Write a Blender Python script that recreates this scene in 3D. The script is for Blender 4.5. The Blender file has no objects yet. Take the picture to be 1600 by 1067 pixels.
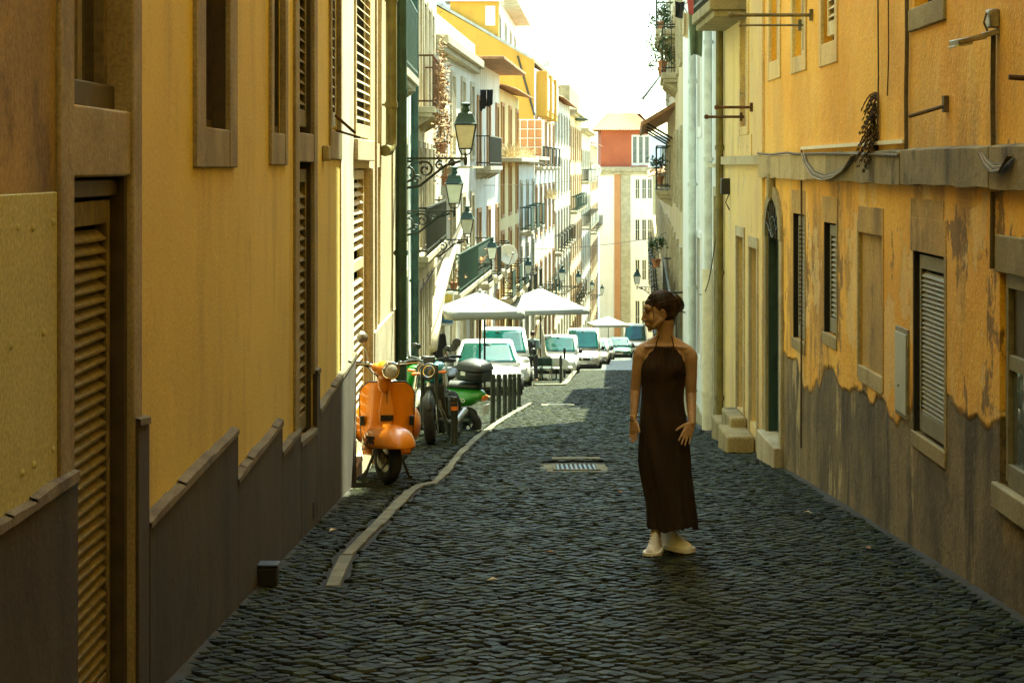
import bpy, math, random
import numpy as np
from mathutils import Vector, Matrix, Euler
R = math.radians
rnd = random.Random(7)
sc = bpy.context.scene
col = sc.collection

# ------------------------------------------------------------------ camera, sky, sun, exposure
F = 3000.0            # focal length in photo pixels (photo 1600 wide)
EYE = 1.6
cam_d = bpy.data.cameras.new("camera")
cam = bpy.data.objects.new("camera", cam_d)
col.objects.link(cam)
cam.location = (0, 0, EYE)
cam.rotation_euler = (R(90), 0, 0)
cam_d.sensor_width = 36
cam_d.lens = 67.5
cam_d.shift_x = -0.0125
cam_d.shift_y = -0.171
cam_d.clip_start = 0.1
cam_d.clip_end = 3000
sc.camera = cam
SUN_AZ, SUN_EL = R(25), R(60)
world = bpy.data.worlds.new("World")
sc.world = world
world.use_nodes = True
wn = world.node_tree
bg = wn.nodes["Background"]
sky = wn.nodes.new("ShaderNodeTexSky")
sky.sky_type = 'NISHITA'
sky.sun_disc = False
sky.sun_elevation = SUN_EL
sky.sun_rotation = SUN_AZ
sky.air_density = 1.0
sky.dust_density = 1.0
sky.ozone_density = 1.0
wn.links.new(sky.outputs[0], bg.inputs[0])
bg.inputs[1].default_value = 0.15
sd = bpy.data.lights.new("sun", 'SUN')
sd.energy = 5.0
sd.angle = R(0.5)
sd.color = (1.0, 0.94, 0.84)
sun = bpy.data.objects.new("sun", sd)
col.objects.link(sun)
sv = Vector((math.sin(SUN_AZ) * math.cos(SUN_EL), math.cos(SUN_AZ) * math.cos(SUN_EL), math.sin(SUN_EL)))
sun.rotation_euler = sv.to_track_quat('Z', 'Y').to_euler()
sun.location = (20, 20, 40)
vs = sc.view_settings
vs.view_transform = 'Standard'
vs.look = 'None'
vs.exposure = 2.4
vs.gamma = 1.0
vs.use_curve_mapping = False
try:
    vs.use_white_balance = True
    vs.white_balance_temperature = 7200
    vs.white_balance_tint = -19
except Exception:
    pass
sc.cycles.max_bounces = 8
sc.cycles.diffuse_bounces = 5
sc.cycles.use_denoising = True

# ------------------------------------------------------------------ street geometry
def G(y):                       # ground height down the hill
    if y < 16: return -0.0717 * y
    if y < 24:
        t = (y - 16) / 8
        return -1.147 - 8 * (0.0717 * t + 0.5 * (0.095 - 0.0717) * t * t)
    if y < 90: return -1.8138 - 0.095 * (y - 24)
    return -8.0838 - 0.083 * (y - 90)
def slope(y): return math.atan((G(y + .5) - G(y - .5)))
LINE_L = [(-14, -1.55), (23.2, -1.55), (23.25, -1.95), (35.5, -2.10), (40, -2.15), (48, -2.05), (200, 7.57)]
LINE_R = [(-14, 2.55), (30, 2.55), (200, 13.3)]
def wx(line, y):
    for (a, xa), (b, xb) in zip(line, line[1:]):
        if y <= b: return xa + (xb - xa) * (y - a) / (b - a)
    return line[-1][1]
def at(px, py):                 # point of the sloping ground seen at a place measured in the photo
    lo, hi = 2.0, 400.0
    for _ in range(50):
        m = .5 * (lo + hi)
        if 260 + (EYE - G(m)) * F / m > py: lo = m
        else: hi = m
    return Vector(((px - 820) * lo / F, lo, G(lo)))
def LU(px): return 4650.0 / (820 - px)          # distance along the near left wall
def RU(px): return 7650.0 / (px - 820)          # distance along the near right wall
def ZZ(d, py): return EYE - (py - 260) * d / F  # height at a distance
def LZ(px, py): return ZZ(LU(px), py)
def RZ(px, py): return ZZ(RU(px), py)

# ------------------------------------------------------------------ mesh helpers
class MB:
    def __init__(s, f=None): s.v = []; s.f = []; s.m = f
    def add(s, vs_, fs):
        b = len(s.v)
        s.v += [tuple(s.m(*p)) if s.m else tuple(p) for p in vs_]
        s.f += [tuple(b + i for i in f) for f in fs]
    def box(s, x0, x1, y0, y1, z0, z1):
        s.add([(x0,y0,z0),(x1,y0,z0),(x1,y1,z0),(x0,y1,z0),(x0,y0,z1),(x1,y0,z1),(x1,y1,z1),(x0,y1,z1)],
              [(0,3,2,1),(4,5,6,7),(0,1,5,4),(1,2,6,5),(2,3,7,6),(3,0,4,7)])
    def obox(s, c, size, rot=(0,0,0)):
        M = Euler(rot).to_matrix(); c = Vector(c); h = Vector(size) / 2
        P = [c + M @ Vector((sx*h.x, sy*h.y, sz*h.z)) for sz in (-1,1) for sx, sy in ((-1,-1),(1,-1),(1,1),(-1,1))]
        s.add(P, [(0,3,2,1),(4,5,6,7),(0,1,5,4),(1,2,6,5),(2,3,7,6),(3,0,4,7)])
    def poly(s, pts, d):            # extruded polygon: pts 3D, d extrude vector
        n = len(pts); d = Vector(d)
        P = [Vector(p) for p in pts] + [Vector(p) + d for p in pts]
        s.add(P, [tuple(range(n))[::-1], tuple(range(n, 2*n))] + [(i, (i+1) % n, n+(i+1) % n, n+i) for i in range(n)])
    def loft(s, rings, cap=True, closed=True):
        n = len(rings[0]); P = [p for r in rings for p in r]; fs = []
        for k in range(len(rings) - 1):
            for i in range(n if closed else n - 1):
                j = (i + 1) % n
                fs.append((k*n+i, k*n+j, (k+1)*n+j, (k+1)*n+i))
        if cap:
            fs.append(tuple(range(n))[::-1]); fs.append(tuple((len(rings)-1)*n + i for i in range(n)))
        s.add(P, fs)
    def tube(s, path, r, n=8, cap=True, flat=1.0):
        P = [Vector(p) for p in path]
        rs = r if isinstance(r, (list, tuple)) else [r] * len(P)
        t0 = (P[1] - P[0]).normalized()
        a = Vector((0,0,1)) if abs(t0.z) < .9 else Vector((1,0,0))
        u = t0.cross(a).normalized(); rings = []
        for i, p in enumerate(P):
            t = (P[min(i+1, len(P)-1)] - P[max(i-1, 0)])
            t = t.normalized() if t.length > 1e-9 else t0
            u = (u - t * u.dot(t)).normalized(); w = t.cross(u)
            rings.append([p + (u*math.cos(q) + w*flat*math.sin(q)) * rs[i] for q in [2*math.pi*k/n for k in range(n)]])
        s.loft(rings, cap)
    def capsule(s, p0, p1, r0, r1, n=14, flat=1.0):
        p0, p1 = Vector(p0), Vector(p1); d = (p1 - p0)
        L = d.length; d = d.normalized() if L > 1e-9 else Vector((0,0,1)); path = []; rs = []
        for k in range(5):
            q = math.pi/2 * (1 - k/4); path.append(p0 - d*r0*math.sin(q)); rs.append(max(r0*math.cos(q), 1e-4))
        for k in range(5):
            q = math.pi/2 * k/4; path.append(p1 + d*r1*math.sin(q)); rs.append(max(r1*math.cos(q), 1e-4))
        s.tube(path, rs, n, True, flat)
    def sphere(s, c, r, nu=16, nv=10, rot=None):
        c = Vector(c); r = (r, r, r) if isinstance(r, (int, float)) else r
        M = Euler(rot).to_matrix() if rot else Matrix.Identity(3)
        rings = []
        for k in range(1, nv):
            q = math.pi*k/nv
            rings.append([c + M @ Vector((r[0]*math.sin(q)*math.cos(a), r[1]*math.sin(q)*math.sin(a), -r[2]*math.cos(q))) for a in [2*math.pi*i/nu for i in range(nu)]])
        s.loft(rings, True)
    def lathe(s, prof, c=(0,0,0), axis='z', n=20, cap=True):
        c = Vector(c); rings = []
        for (r, h) in prof:
            ring = []
            for i in range(n):
                a = 2*math.pi*i/n; x, y = r*math.cos(a), r*math.sin(a)
                ring.append(c + (Vector((x,y,h)) if axis == 'z' else Vector((h,x,y)) if axis == 'x' else Vector((x,h,y))))
            rings.append(ring)
        s.loft(rings, cap)
    def grid(s, fn, nu, nv):        # fn(i/nu, j/nv) -> point
        P = [fn(i/nu, j/nv) for j in range(nv+1) for i in range(nu+1)]
        s.add(P, [(j*(nu+1)+i, j*(nu+1)+i+1, (j+1)*(nu+1)+i+1, (j+1)*(nu+1)+i) for j in range(nv) for i in range(nu)])

WO = {}       # world (or thing-local) origin of every object
def tag(o, label=None, cat=None, group=None, kind=None):
    if label: o['label'] = label
    if cat: o['category'] = cat
    if group: o['group'] = group
    if kind: o['kind'] = kind
    return o
def thing(name, loc, label, cat, group=None, rot=(0,0,0)):
    o = bpy.data.objects.new(name, None); o.empty_display_size = .2
    col.objects.link(o); o.location = loc; o.rotation_euler = rot
    WO[o.name] = Vector(loc)
    return tag(o, label, cat, group)
def mesh_of(name, mb, smooth=None):
    me = bpy.data.meshes.new(name)
    me.from_pydata([tuple(p) for p in mb.v], [], mb.f)
    if smooth is not None:
        me.shade_smooth()
        if smooth < 180: me.set_sharp_from_angle(angle=R(smooth))
    return me
def obj(name, mb, m, parent=None, smooth=None, bevel=0, solid=0, sub=0, label=None, cat=None, group=None, kind=None, origin=None):
    if not mb.v: return None
    A = np.array(mb.v)
    if origin is None:
        lo, hi = A.min(0), A.max(0)
        origin = Vector(((lo[0]+hi[0])/2, (lo[1]+hi[1])/2, lo[2]))
    origin = Vector(origin)
    mb.v = [tuple(p) for p in (A - np.array(origin))]
    me = mesh_of(name, mb, smooth)
    me.materials.append(m)
    o = bpy.data.objects.new(name, me); col.objects.link(o)
    WO[o.name] = origin
    if parent is not None:
        o.parent = parent; o.location = origin - WO[parent.name]
    else: o.location = origin
    if solid:
        q = o.modifiers.new("solid", 'SOLIDIFY'); q.thickness = solid; q.offset = 0
    if bevel:
        q = o.modifiers.new("bevel", 'BEVEL'); q.width = bevel; q.segments = 2; q.limit_method = 'ANGLE'; q.angle_limit = R(40)
        me.shade_smooth(); me.set_sharp_from_angle(angle=R(50)) if smooth is None else None
    if sub:
        q = o.modifiers.new("sub", 'SUBSURF'); q.levels = sub; q.render_levels = sub
        me.shade_smooth()
    return tag(o, label, cat, group, kind)
def inst(name, src, parent, origin, rot=None):     # another object on the same mesh
    o = bpy.data.objects.new(name, src.data); col.objects.link(o)
    o.parent = parent; WO[o.name] = Vector(origin)
    o.location = Vector(origin) - WO[parent.name] if parent else origin
    o.rotation_euler = rot if rot else src.rotation_euler
    for md in src.modifiers:
        q = o.modifiers.new(md.name, md.type)
        if md.type == 'BEVEL': q.width = md.width; q.segments = md.segments; q.limit_method = 'ANGLE'; q.angle_limit = md.angle_limit
    return o
def copy_tree(o, loc, rot=None, label=None, scale=None):
    kids = {}
    for c in col.objects:
        if c.parent: kids.setdefault(c.parent.name, []).append(c)
    def cp(src, par):
        n = src.copy(); col.objects.link(n)
        if par is not None: n.parent = par
        for ch in kids.get(src.name, []): cp(ch, n)
        return n
    r = cp(o, None); r.location = loc
    if rot is not None: r.rotation_euler = rot
    if scale: r.scale = scale
    if label: r['label'] = label
    return r

# ------------------------------------------------------------------ materials
def newmat(name):
    m = bpy.data.materials.new(name); m.use_nodes = True
    nt = m.node_tree; b = nt.nodes["Principled BSDF"]
    return m, nt, b
def N(nt, t, **kw):
    n = nt.nodes.new(t)
    for k, v in kw.items(): setattr(n, k, v)
    return n
def posn(nt, scale=(1,1,1)):
    g = N(nt, 'ShaderNodeNewGeometry'); mp = N(nt, 'ShaderNodeMapping')
    mp.inputs['Scale'].default_value = scale
    nt.links.new(g.outputs['Position'], mp.inputs[0]); return mp.outputs[0]
def objc(nt, scale=(1,1,1)):
    g = N(nt, 'ShaderNodeTexCoord'); mp = N(nt, 'ShaderNodeMapping')
    mp.inputs['Scale'].default_value = scale
    nt.links.new(g.outputs['Object'], mp.inputs[0]); return mp.outputs[0]
def noise(nt, vec, scale, detail=5, rough=.6):
    n = N(nt, 'ShaderNodeTexNoise'); n.inputs['Scale'].default_value = scale
    n.inputs['Detail'].default_value = detail; n.inputs['Roughness'].default_value = rough
    nt.links.new(vec, n.inputs['Vector']); return n.outputs[0]
def ramp(nt, fac, a, b, va=0.0, vb=1.0):
    r = N(nt, 'ShaderNodeMapRange'); r.inputs[1].default_value = a; r.inputs[2].default_value = b
    r.inputs[3].default_value = va; r.inputs[4].default_value = vb
    r.interpolation_type = 'SMOOTHSTEP'
    nt.links.new(fac, r.inputs[0]); return r.outputs[0]
def mix(nt, fac, a, b, mode='MIX'):
    x = N(nt, 'ShaderNodeMix', data_type='RGBA', blend_type=mode)
    if isinstance(fac, (int, float)): x.inputs[0].default_value = fac
    else: nt.links.new(fac, x.inputs[0])
    for i, c in ((6, a), (7, b)):
        if isinstance(c, (tuple, list)): x.inputs[i].default_value = (*c[:3], 1)
        else: nt.links.new(c, x.inputs[i])
    return x.outputs[2]
def math_(nt, op, a, b=None):
    n = N(nt, 'ShaderNodeMath', operation=op)
    for i, c in ((0, a), (1, b)):
        if c is None: continue
        if isinstance(c, (int, float)): n.inputs[i].default_value = c
        else: nt.links.new(c, n.inputs[i])
    return n.outputs[0]
def bump(nt, b, h, dist, strength=1.0):
    q = N(nt, 'ShaderNodeBump'); q.inputs['Distance'].default_value = dist; q.inputs['Strength'].default_value = strength
    nt.links.new(h, q.inputs['Height']); nt.links.new(q.outputs[0], b.inputs['Normal'])
def plain(name, c, rough=.6, metal=0.0, var=.25, scale=8, coat=0.0, bmp=0.0, local=True):
    m, nt, b = newmat(name)
    v = objc(nt) if local else posn(nt)
    n = noise(nt, v, scale, 6)
    f = ramp(nt, n, .3, .7)
    dark = tuple(x*(1-var) for x in c); lite = tuple(min(1, x*(1+var*.6)) for x in c)
    nt.links.new(mix(nt, f, dark, lite), b.inputs['Base Color'])
    b.inputs['Roughness'].default_value = rough; b.inputs['Metallic'].default_value = metal
    b.inputs['Coat Weight'].default_value = coat
    nt.links.new(ramp(nt, n, .2, .8, rough*.8, min(1, rough*1.2)), b.inputs['Roughness'])
    if bmp: bump(nt, b, noise(nt, v, scale*6, 6), bmp)
    return m
def plaster(name, c1, c2, stain, stain_amt=.5, streak_amt=.5, bmp=.004, blotch=.9, patch=None, patch_lo=.62):
    """lime plaster: two tones in blotches, vertical rain streaks, fine relief, optional peeled patches"""
    m, nt, b = newmat(name)
    p = posn(nt)
    big = ramp(nt, noise(nt, p, blotch, 5, .62), .35, .65)
    c = mix(nt, big, c1, c2)
    st = noise(nt, posn(nt, (1.3, 1.3, .22)), 1.6, 7, .6)
    c = mix(nt, math_(nt, 'MULTIPLY', ramp(nt, st, .5, .72), streak_amt), c, stain)
    sp = noise(nt, posn(nt, (1, 1, .6)), 2.2, 9, .72)
    c = mix(nt, math_(nt, 'MULTIPLY', ramp(nt, sp, .54, .68), stain_amt), c, stain)
    h = math_(nt, 'MULTIPLY', noise(nt, p, 26, 8, .7), 1.0)
    if patch:
        pm = ramp(nt, noise(nt, posn(nt, (1, 1, .5)), 1.7, 9, .68), patch_lo, patch_lo + .015)
        c = mix(nt, pm, c, patch)
        h = math_(nt, 'SUBTRACT', h, math_(nt, 'MULTIPLY', pm, 1.5))
    sp2 = noise(nt, p, 60, 3)
    c = mix(nt, .22, c, mix(nt, ramp(nt, sp2, .3, .7), (0.1,.1,.1), (1,1,1)), 'OVERLAY')
    nt.links.new(c, b.inputs['Base Color'])
    b.inputs['Roughness'].default_value = .88
    h = math_(nt, 'ADD', h, math_(nt, 'MULTIPLY', noise(nt, p, 3.0, 3), 2.5))
    bump(nt, b, h, bmp)
    return m
def glass_mat(name, c, rough=.05, trans=0.0):
    m, nt, b = newmat(name)
    b.inputs['Base Color'].default_value = (*c, 1); b.inputs['Roughness'].default_value = rough
    b.inputs['Specular IOR Level'].default_value = .8
    n = noise(nt, objc(nt), 1.5, 3)
    nt.links.new(mix(nt, ramp(nt, n, .3, .7), tuple(x*.6 for x in c), c), b.inputs['Base Color'])
    b.inputs['Transmission Weight'].default_value = trans
    bump(nt, b, n, .01)
    return m

M = {}
M['ochre'] = plaster('ochre plaster', (.76,.63,.18), (.66,.54,.145), (.36,.27,.09), .26, .5, .0025, .4)
M['ochre_dirty'] = plaster('dirty ochre plaster', (.38,.28,.10), (.27,.20,.075), (.09,.06,.03), .7, .6, .003, 1.2)
M['plinth_dark'] = plaster('dark plinth render', (.066,.053,.030), (.044,.035,.020), (.018,.014,.008), .6, .75, .005, 1.0)
M['stone'] = plaster('limestone surround', (.33,.29,.165), (.24,.205,.115), (.10,.08,.04), .6, .5, .004, 2.5)
M['stone_pale'] = plaster('pale limestone', (.48,.43,.31), (.37,.32,.21), (.20,.155,.08), .4, .4, .003, 2)
M['sheet'] = plaster('grey green sheet', (.52,.53,.27), (.46,.47,.235), (.2,.17,.08), .1, .2, .0008, 1)
M['cream'] = plaster('cream plaster', (.62,.54,.36), (.52,.43,.25), (.32,.21,.09), .35, .5, .003, 1)
M['cream_old'] = plaster('old yellow cream plaster', (.72,.56,.25), (.66,.50,.27), (.30,.22,.10), .45, .6, .006, 1.5, (.6,.52,.36), .6)
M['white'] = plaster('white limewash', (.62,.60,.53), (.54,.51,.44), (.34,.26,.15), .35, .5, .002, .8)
M['white_b'] = plaster('bluish limewash', (.80,.80,.84), (.76,.77,.80), (.45,.48,.44), .2, .4, .002, .7)
M['tile_w'] = plaster('pale green tile', (.66,.73,.64), (.58,.66,.58), (.36,.38,.28), .3, .5, .001, 2)
M['yellow'] = plaster('strong yellow plaster', (.60,.34,.055), (.54,.29,.05), (.36,.19,.04), .25, .4, .002, .4)
M['pale_yellow'] = plaster('pale yellow plaster', (.62,.49,.24), (.55,.43,.2), (.5,.4,.2), .2, .3, .002, .4)
M['red'] = plaster('red plaster', (.42,.11,.045), (.36,.09,.04), (.35,.12,.06), .3, .4, .002, .6)
M['orange_p'] = plaster('apricot plaster', (.52,.26,.12), (.46,.22,.10), (.5,.28,.15), .2, .3, .002, .6)
M['wood_old'] = plain('weathered painted wood', (.185,.165,.095), .75, 0, .45, 14, bmp=.002)
M['wood_dark'] = plain('dark painted wood', (.055,.045,.028), .6, 0, .4, 12)
M['wood_grey'] = plain('grey green shutter paint', (.20,.18,.12), .6, 0, .35, 16)
M['wood_cream'] = plain('cream shutter paint', (.70,.60,.38), .6, 0, .25, 14)
M['wood_white'] = plain('white joinery paint', (.75,.72,.62), .5, 0, .15, 10)
M['wood_teal'] = plain('dark teal door paint', (.03,.065,.055), .45, 0, .35, 10)
M['green_p'] = plain('green iron paint', (.018,.055,.038), .5, 0, .3, 12)
M['pipe_teal'] = plain('teal drainpipe paint', (.03,.075,.055), .5, 0, .35, 6)
M['pipe_olive'] = plain('olive drainpipe paint', (.16,.14,.045), .5, 0, .3, 6)
M['pipe_pale'] = plain('pale grey drainpipe', (.62,.68,.68), .45, 0, .2, 6)
M['pipe_white'] = plain('white plastic conduit', (.78,.74,.60), .45, 0, .12, 8)
M['iron'] = plain('dark wrought iron', (.035,.04,.03), .5, .5, .4, 20)
M['iron_rust'] = plain('rusty iron', (.12,.06,.025), .8, .3, .5, 20)
M['black'] = plain('black plastic', (.018,.018,.017), .45, 0, .3, 20)
M['rubber'] = plain('tyre rubber', (.022,.021,.019), .8, 0, .3, 30)
M['chrome'] = plain('chrome', (.7,.68,.62), .15, 1, .15, 12)
M['steel'] = plain('dull steel', (.30,.29,.26), .4, .8, .3, 18)
M['cable'] = plain('old cable sheath', (.10,.075,.045), .7, 0, .4, 30)
M['cable_pale'] = plain('pale cable sheath', (.32,.27,.17), .7, 0, .3, 30)
M['glass_dark'] = glass_mat('dark window glass', (.035,.036,.028))
M['glass_sky'] = glass_mat('old window glass', (.10,.12,.11))
M['glass_teal'] = glass_mat('tinted windscreen', (.006,.075,.062))
M['glass_lamp'] = plain('frosted lamp glass', (.72,.74,.64), .35, 0, .12, 8)
M['curtain'] = plain('net curtain', (.26,.24,.18), .9, 0, .2, 10)
M['interior'] = plain('dark interior', (.02,.017,.012), .9)
M['roof_tile'] = plain('clay roof tile', (.36,.19,.09), .85, 0, .5, 3, bmp=.01, local=False)
M['zinc'] = plain('weathered zinc', (.42,.42,.38), .5, .3, .25, 3)
M['soil'] = plain('dry soil', (.08,.05,.03), .95)
M['terracotta'] = plain('terracotta', (.45,.2,.1), .8)
M['leaf'] = plain('green leaves', (.07,.12,.03), .6, 0, .5, 40)
M['leaf_dry'] = plain('dry brown leaves', (.28,.15,.05), .8, 0, .5, 40)
M['leaf_dead'] = plain('dead fern', (.06,.035,.012), .85, 0, .4, 40)
M['grass_dry'] = plain('dry straw weeds', (.5,.38,.2), .9, 0, .3, 20)
M['paint_white'] = plain('white car paint', (.78,.78,.74), .3, 0, .04, 4, coat=.6)
M['paint_silver'] = plain('silver car paint', (.52,.50,.44), .3, .4, .08, 4, coat=.6)
M['paint_grey'] = plain('grey car paint', (.22,.23,.2), .3, .3, .08, 4, coat=.6)
M['paint_teal'] = plain('teal car paint', (.06,.2,.18), .3, .2, .08, 4, coat=.6)
M['paint_dark'] = plain('dark car paint', (.05,.05,.045), .3, .2, .08, 4, coat=.6)
M['orange'] = plain('orange scooter paint', (.72,.22,.012), .32, 0, .12, 5, coat=.5)
M['orange_tape'] = plain('orange reflective tape', (.85,.22,.03), .5, 0, .12, 5)
M['scooter_green'] = plain('bright green paint', (.05,.27,.035), .3, 0, .12, 5, coat=.5)
M['teal_paint'] = plain('teal tank paint', (.03,.20,.20), .25, .2, .12, 5, coat=.6)
M['canvas'] = plain('white parasol canvas', (.36,.38,.35), .85, 0, .06, 3)
M['canvas_old'] = plain('faded canvas', (.66,.58,.42), .9, 0, .15, 3)
M['cloth_white'] = plain('white tablecloth', (.8,.78,.7), .9, 0, .06, 3)
M['lens'] = glass_mat('headlamp lens', (.62,.62,.55), .08, .0)
M['plate'] = plain('number plate', (.75,.75,.7), .4, 0, .1, 20)
M['leather'] = plain('black seat vinyl', (.03,.028,.025), .55, 0, .2, 20)
M['skin'] = None
M['band'] = plaster('stained grey stone band', (.30,.25,.13), (.20,.165,.09), (.04,.03,.015), .9, .8, .006, 1.8)
M['band_pale'] = plaster('paler stone band', (.48,.40,.22), (.38,.31,.17), (.14,.10,.05), .5, .6, .005, 1.8)

M['lintel'] = plaster('ochre washed lintel', (.52,.34,.11), (.40,.27,.10), (.16,.11,.045), .8, .7, .005, 1.6, (.42,.36,.2), .62)
M['sill_r'] = plaster('grey washed sill', (.32,.26,.13), (.24,.19,.095), (.07,.05,.025), .8, .7, .005, 1.6)

M['tan'] = plaster('tan painted surround', (.42,.24,.10), (.34,.19,.08), (.2,.11,.05), .4, .4, .003, 1.5)

M['white_sunlit'] = plaster('whitewash lightened for sun', (.86,.82,.76), (.82,.77,.70), (.6,.5,.38), .2, .3, .002, .8)  # white raised to stand in for sunlight on the end house front
M['lip'] = plaster('dirty cement lip', (.17,.145,.085), (.11,.09,.05), (.04,.03,.02), .8, .6, .006, 3)
# ------------------------------------------------------------------ the ground
def ground_material():
    m, nt, b = newmat('stone paving')
    p = posn(nt, (.55, 1, .2))
    br = N(nt, 'ShaderNodeTexVoronoi', feature='DISTANCE_TO_EDGE'); br.inputs['Scale'].default_value = 6
    nt.links.new(p, br.inputs['Vector'])
    e = ramp(nt, br.outputs[0], 0.0, .12)
    n = noise(nt, posn(nt, (.5, 1.2, .2)), .9, 8, .7)
    c = mix(nt, ramp(nt, n, .40, .60), (.02,.024,.016), (.085,.092,.062))
    c = mix(nt, e, (.02,.02,.013), c)
    nt.links.new(c, b.inputs['Base Color']); b.inputs['Roughness'].default_value = .42
    bump(nt, b, math_(nt, 'ADD', e, math_(nt, 'MULTIPLY', n, 2.0)), .02)
    return m
def cobble_material():
    m, nt, b = newmat('basalt setts')
    a = N(nt, 'ShaderNodeAttribute', attribute_name='tone', attribute_type='GEOMETRY')
    p = posn(nt)
    c = mix(nt, a.outputs['Fac'], (.003,.004,.001), (.032,.041,.013))
    n = noise(nt, p, 38, 6, .7)
    c = mix(nt, math_(nt, 'MULTIPLY', ramp(nt, n, .45, .7), .45), c, (.022,.019,.013))
    w = ramp(nt, noise(nt, p, .8, 4), .42, .62)
    c = mix(nt, math_(nt, 'MULTIPLY', w, .18), c, (.034,.036,.015))
    nt.links.new(c, b.inputs['Base Color'])
    nt.links.new(ramp(nt, noise(nt, p, 11, 4),  .3, .7, .5, .72), b.inputs['Roughness'])
    b.inputs['Specular IOR Level'].default_value = .09
    bump(nt, b, noise(nt, p, 55, 5, .7), .004)
    return m
M['paving'] = ground_material(); M['sett'] = cobble_material()
M['dirt'] = plain('sandy street dirt', (.022,.018,.009), .95, 0, .55, 9, bmp=.006, local=False)
M['joint'] = plain('sandy joint grit', (.008,.007,.004), .95, 0, .4, 30, bmp=.003, local=False)
M['kerb'] = plaster('worn limestone kerb', (.19,.185,.125), (.125,.12,.08), (.06,.055,.03), .8, .3, .005, 2.5)

ys = [-14 + k for k in range(0, 20)] + [6, 8, 12, 16, 18, 20, 22, 24, 28, 34, 42, 48, 54, 60, 66, 72, 78, 84, 90, 96.2, 97] + list(range(102, 240, 6)) + [260, 300, 350, 420]
ys = sorted(set(ys))
mb = MB()
for j, y in enumerate(ys):
    off = -.03 if y < 96.3 else 0.0
    mb.v += [(-90, y, G(y)+off), (140, y, G(y)+off)]
    if j: mb.f.append((2*j-2, 2*j-1, 2*j+1, 2*j))
ground = obj('ground', mb, M['paving'], kind='structure', origin=(0, 0, 0))

KERB = [at(*p) for p in ((519,914),(541,866),(565,842),(610,797),(640,766),(655,757),(679,753),(703,728),(721,705),(747,681),(776,660),(802,644),(829,629))]
def kerb_x(y):
    for a, b in zip(KERB, KERB[1:]):
        if a.y <= y <= b.y: return a.x + (b.x-a.x)*(y-a.y)/(b.y-a.y)
    return None
GRATE = at(900, 730); GRATE2 = at(872, 632)
RX, RY = .102, .067     # spacing across and along the street
def sett_rings(r, w, l, k=1.0):
    """six sided setts that interlock like the worn old courses"""
    a_, b_ = l*.26, l*.72
    base = [(-w/2,-a_),(0,-b_),(w/2,-a_),(w/2,a_),(0,b_),(-w/2,a_)]
    j = [(r.uniform(-.009,.009), r.uniform(-.007,.007)) for _ in base]
    tx, ty = r.gauss(0,.036), r.gauss(0,.036); out = []
    for z, kk in ((-.035, .97), (-.009, .96), (.001, .74)):
        out.append([((x+dx)*kk, (y+dy)*kk, z + (((x+dx)*tx + (y+dy)*ty) if z > -.02 else 0)) for (x, y), (dx, dy) in zip(base, j)])
    return out
def sett_mesh(name, w, l, tone, seed):
    r = random.Random(seed); mb = MB(); mb.loft(sett_rings(r, w, l), True)
    mb.f = [f for f in mb.f if not (len(f) == 6 and set(f) == set(range(6)))]
    return mb
setts = tag(thing('road', (0, 8, G(8)), None, None), kind='structure')
singles = []
V = []; Fc = []; T = []
r = random.Random(3)
y = 7.4; nsingle = 0
tone_meshes = []
for k in range(14):
    m_ = sett_mesh('sett', RX-.004, RY-.002, 0, k)
    me = mesh_of('sett', m_); me.materials.append(M['sett'])
    at_ = me.attributes.new('tone', 'FLOAT', 'FACE'); tv = (k*.37) % 1.0
    at_.data.foreach_set('value', [tv**1.5]*len(me.polygons)); tone_meshes.append(me)
jrow = 0
while y < 96:
    g_ = 1 + max(0, y-20)*.013
    rx, rowl = RX*g_, RY*g_
    i0 = int(wx(LINE_L, y)/rx) - 2; x1 = wx(LINE_R, y); i = i0
    while True:
        gx = (i + .5*(jrow % 2))*rx; i += 1
        if gx > x1 + .1: break
        cx = gx + .022*math.sin(gx*3.3 + y*2.1) + .012*math.sin(gx*9+y*7) + r.uniform(-.007, .007)
        cy = y + .07*math.sin(gx*1.5 + y*.35) + .022*math.sin(gx*5.1 + y*1.3) + r.uniform(-.008, .008)
        if cx < wx(LINE_L, cy)+.02 or cx > wx(LINE_R, cy)-.02: continue
        w = rx*r.uniform(.86, 1.0)
        kx = kerb_x(cy)
        if kx is not None and abs(cx - kx) < .095: continue
        if abs(cx-GRATE.x) < .33 and -.5 < cy-GRATE.y < .95: continue
        if abs(cx-GRATE2.x) < .42 and abs(cy-GRATE2.y) < .5: continue
        g = G(cy); tone = r.random()**1.8
        sl = slope(cy); dz = r.uniform(-.006, .004)
        if cy > 8.05 and nsingle < 290 and -1.5 < cx < 2.3:
            k = r.randrange(14)
            o = bpy.data.objects.new('sett', tone_meshes[k]); col.objects.link(o)
            o.parent = setts; o.location = Vector((cx, cy, g+dz)) - WO['road']
            o.rotation_euler = (sl, 0, r.uniform(-.08, .08))
            nsingle += 1; continue
        b0 = len(V); rz = r.uniform(-.08, .08)
        for ring in sett_rings(r, w, rowl-.002):
            for px, py, pz in ring:
                V.append((cx + px - py*rz, cy + py + px*rz, g + dz + pz + py*math.tan(sl)))
        for k in (0, 1):
            for q in range(6):
                j = (q+1) % 6
                Fc.append((b0+6*k+q, b0+6*k+j, b0+6*k+6+j, b0+6*k+6+q)); T.append(tone)
        Fc.append(tuple(range(b0+12, b0+18))); T.append(tone)
    y += rowl; jrow += 1
me = bpy.data.meshes.new('setts'); me.from_pydata(V, [], Fc); me.materials.append(M['sett'])
a_ = me.attributes.new('tone', 'FLOAT', 'FACE'); a_.data.foreach_set('value', T)
o = bpy.data.objects.new('far_setts', me); col.objects.link(o); o.parent = setts; o.location = -WO['road']; o['kind'] = 'stuff'
mb = MB()          # the bedding the setts sit in
yy = [-14 + .5*k for k in range(221)]
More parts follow.
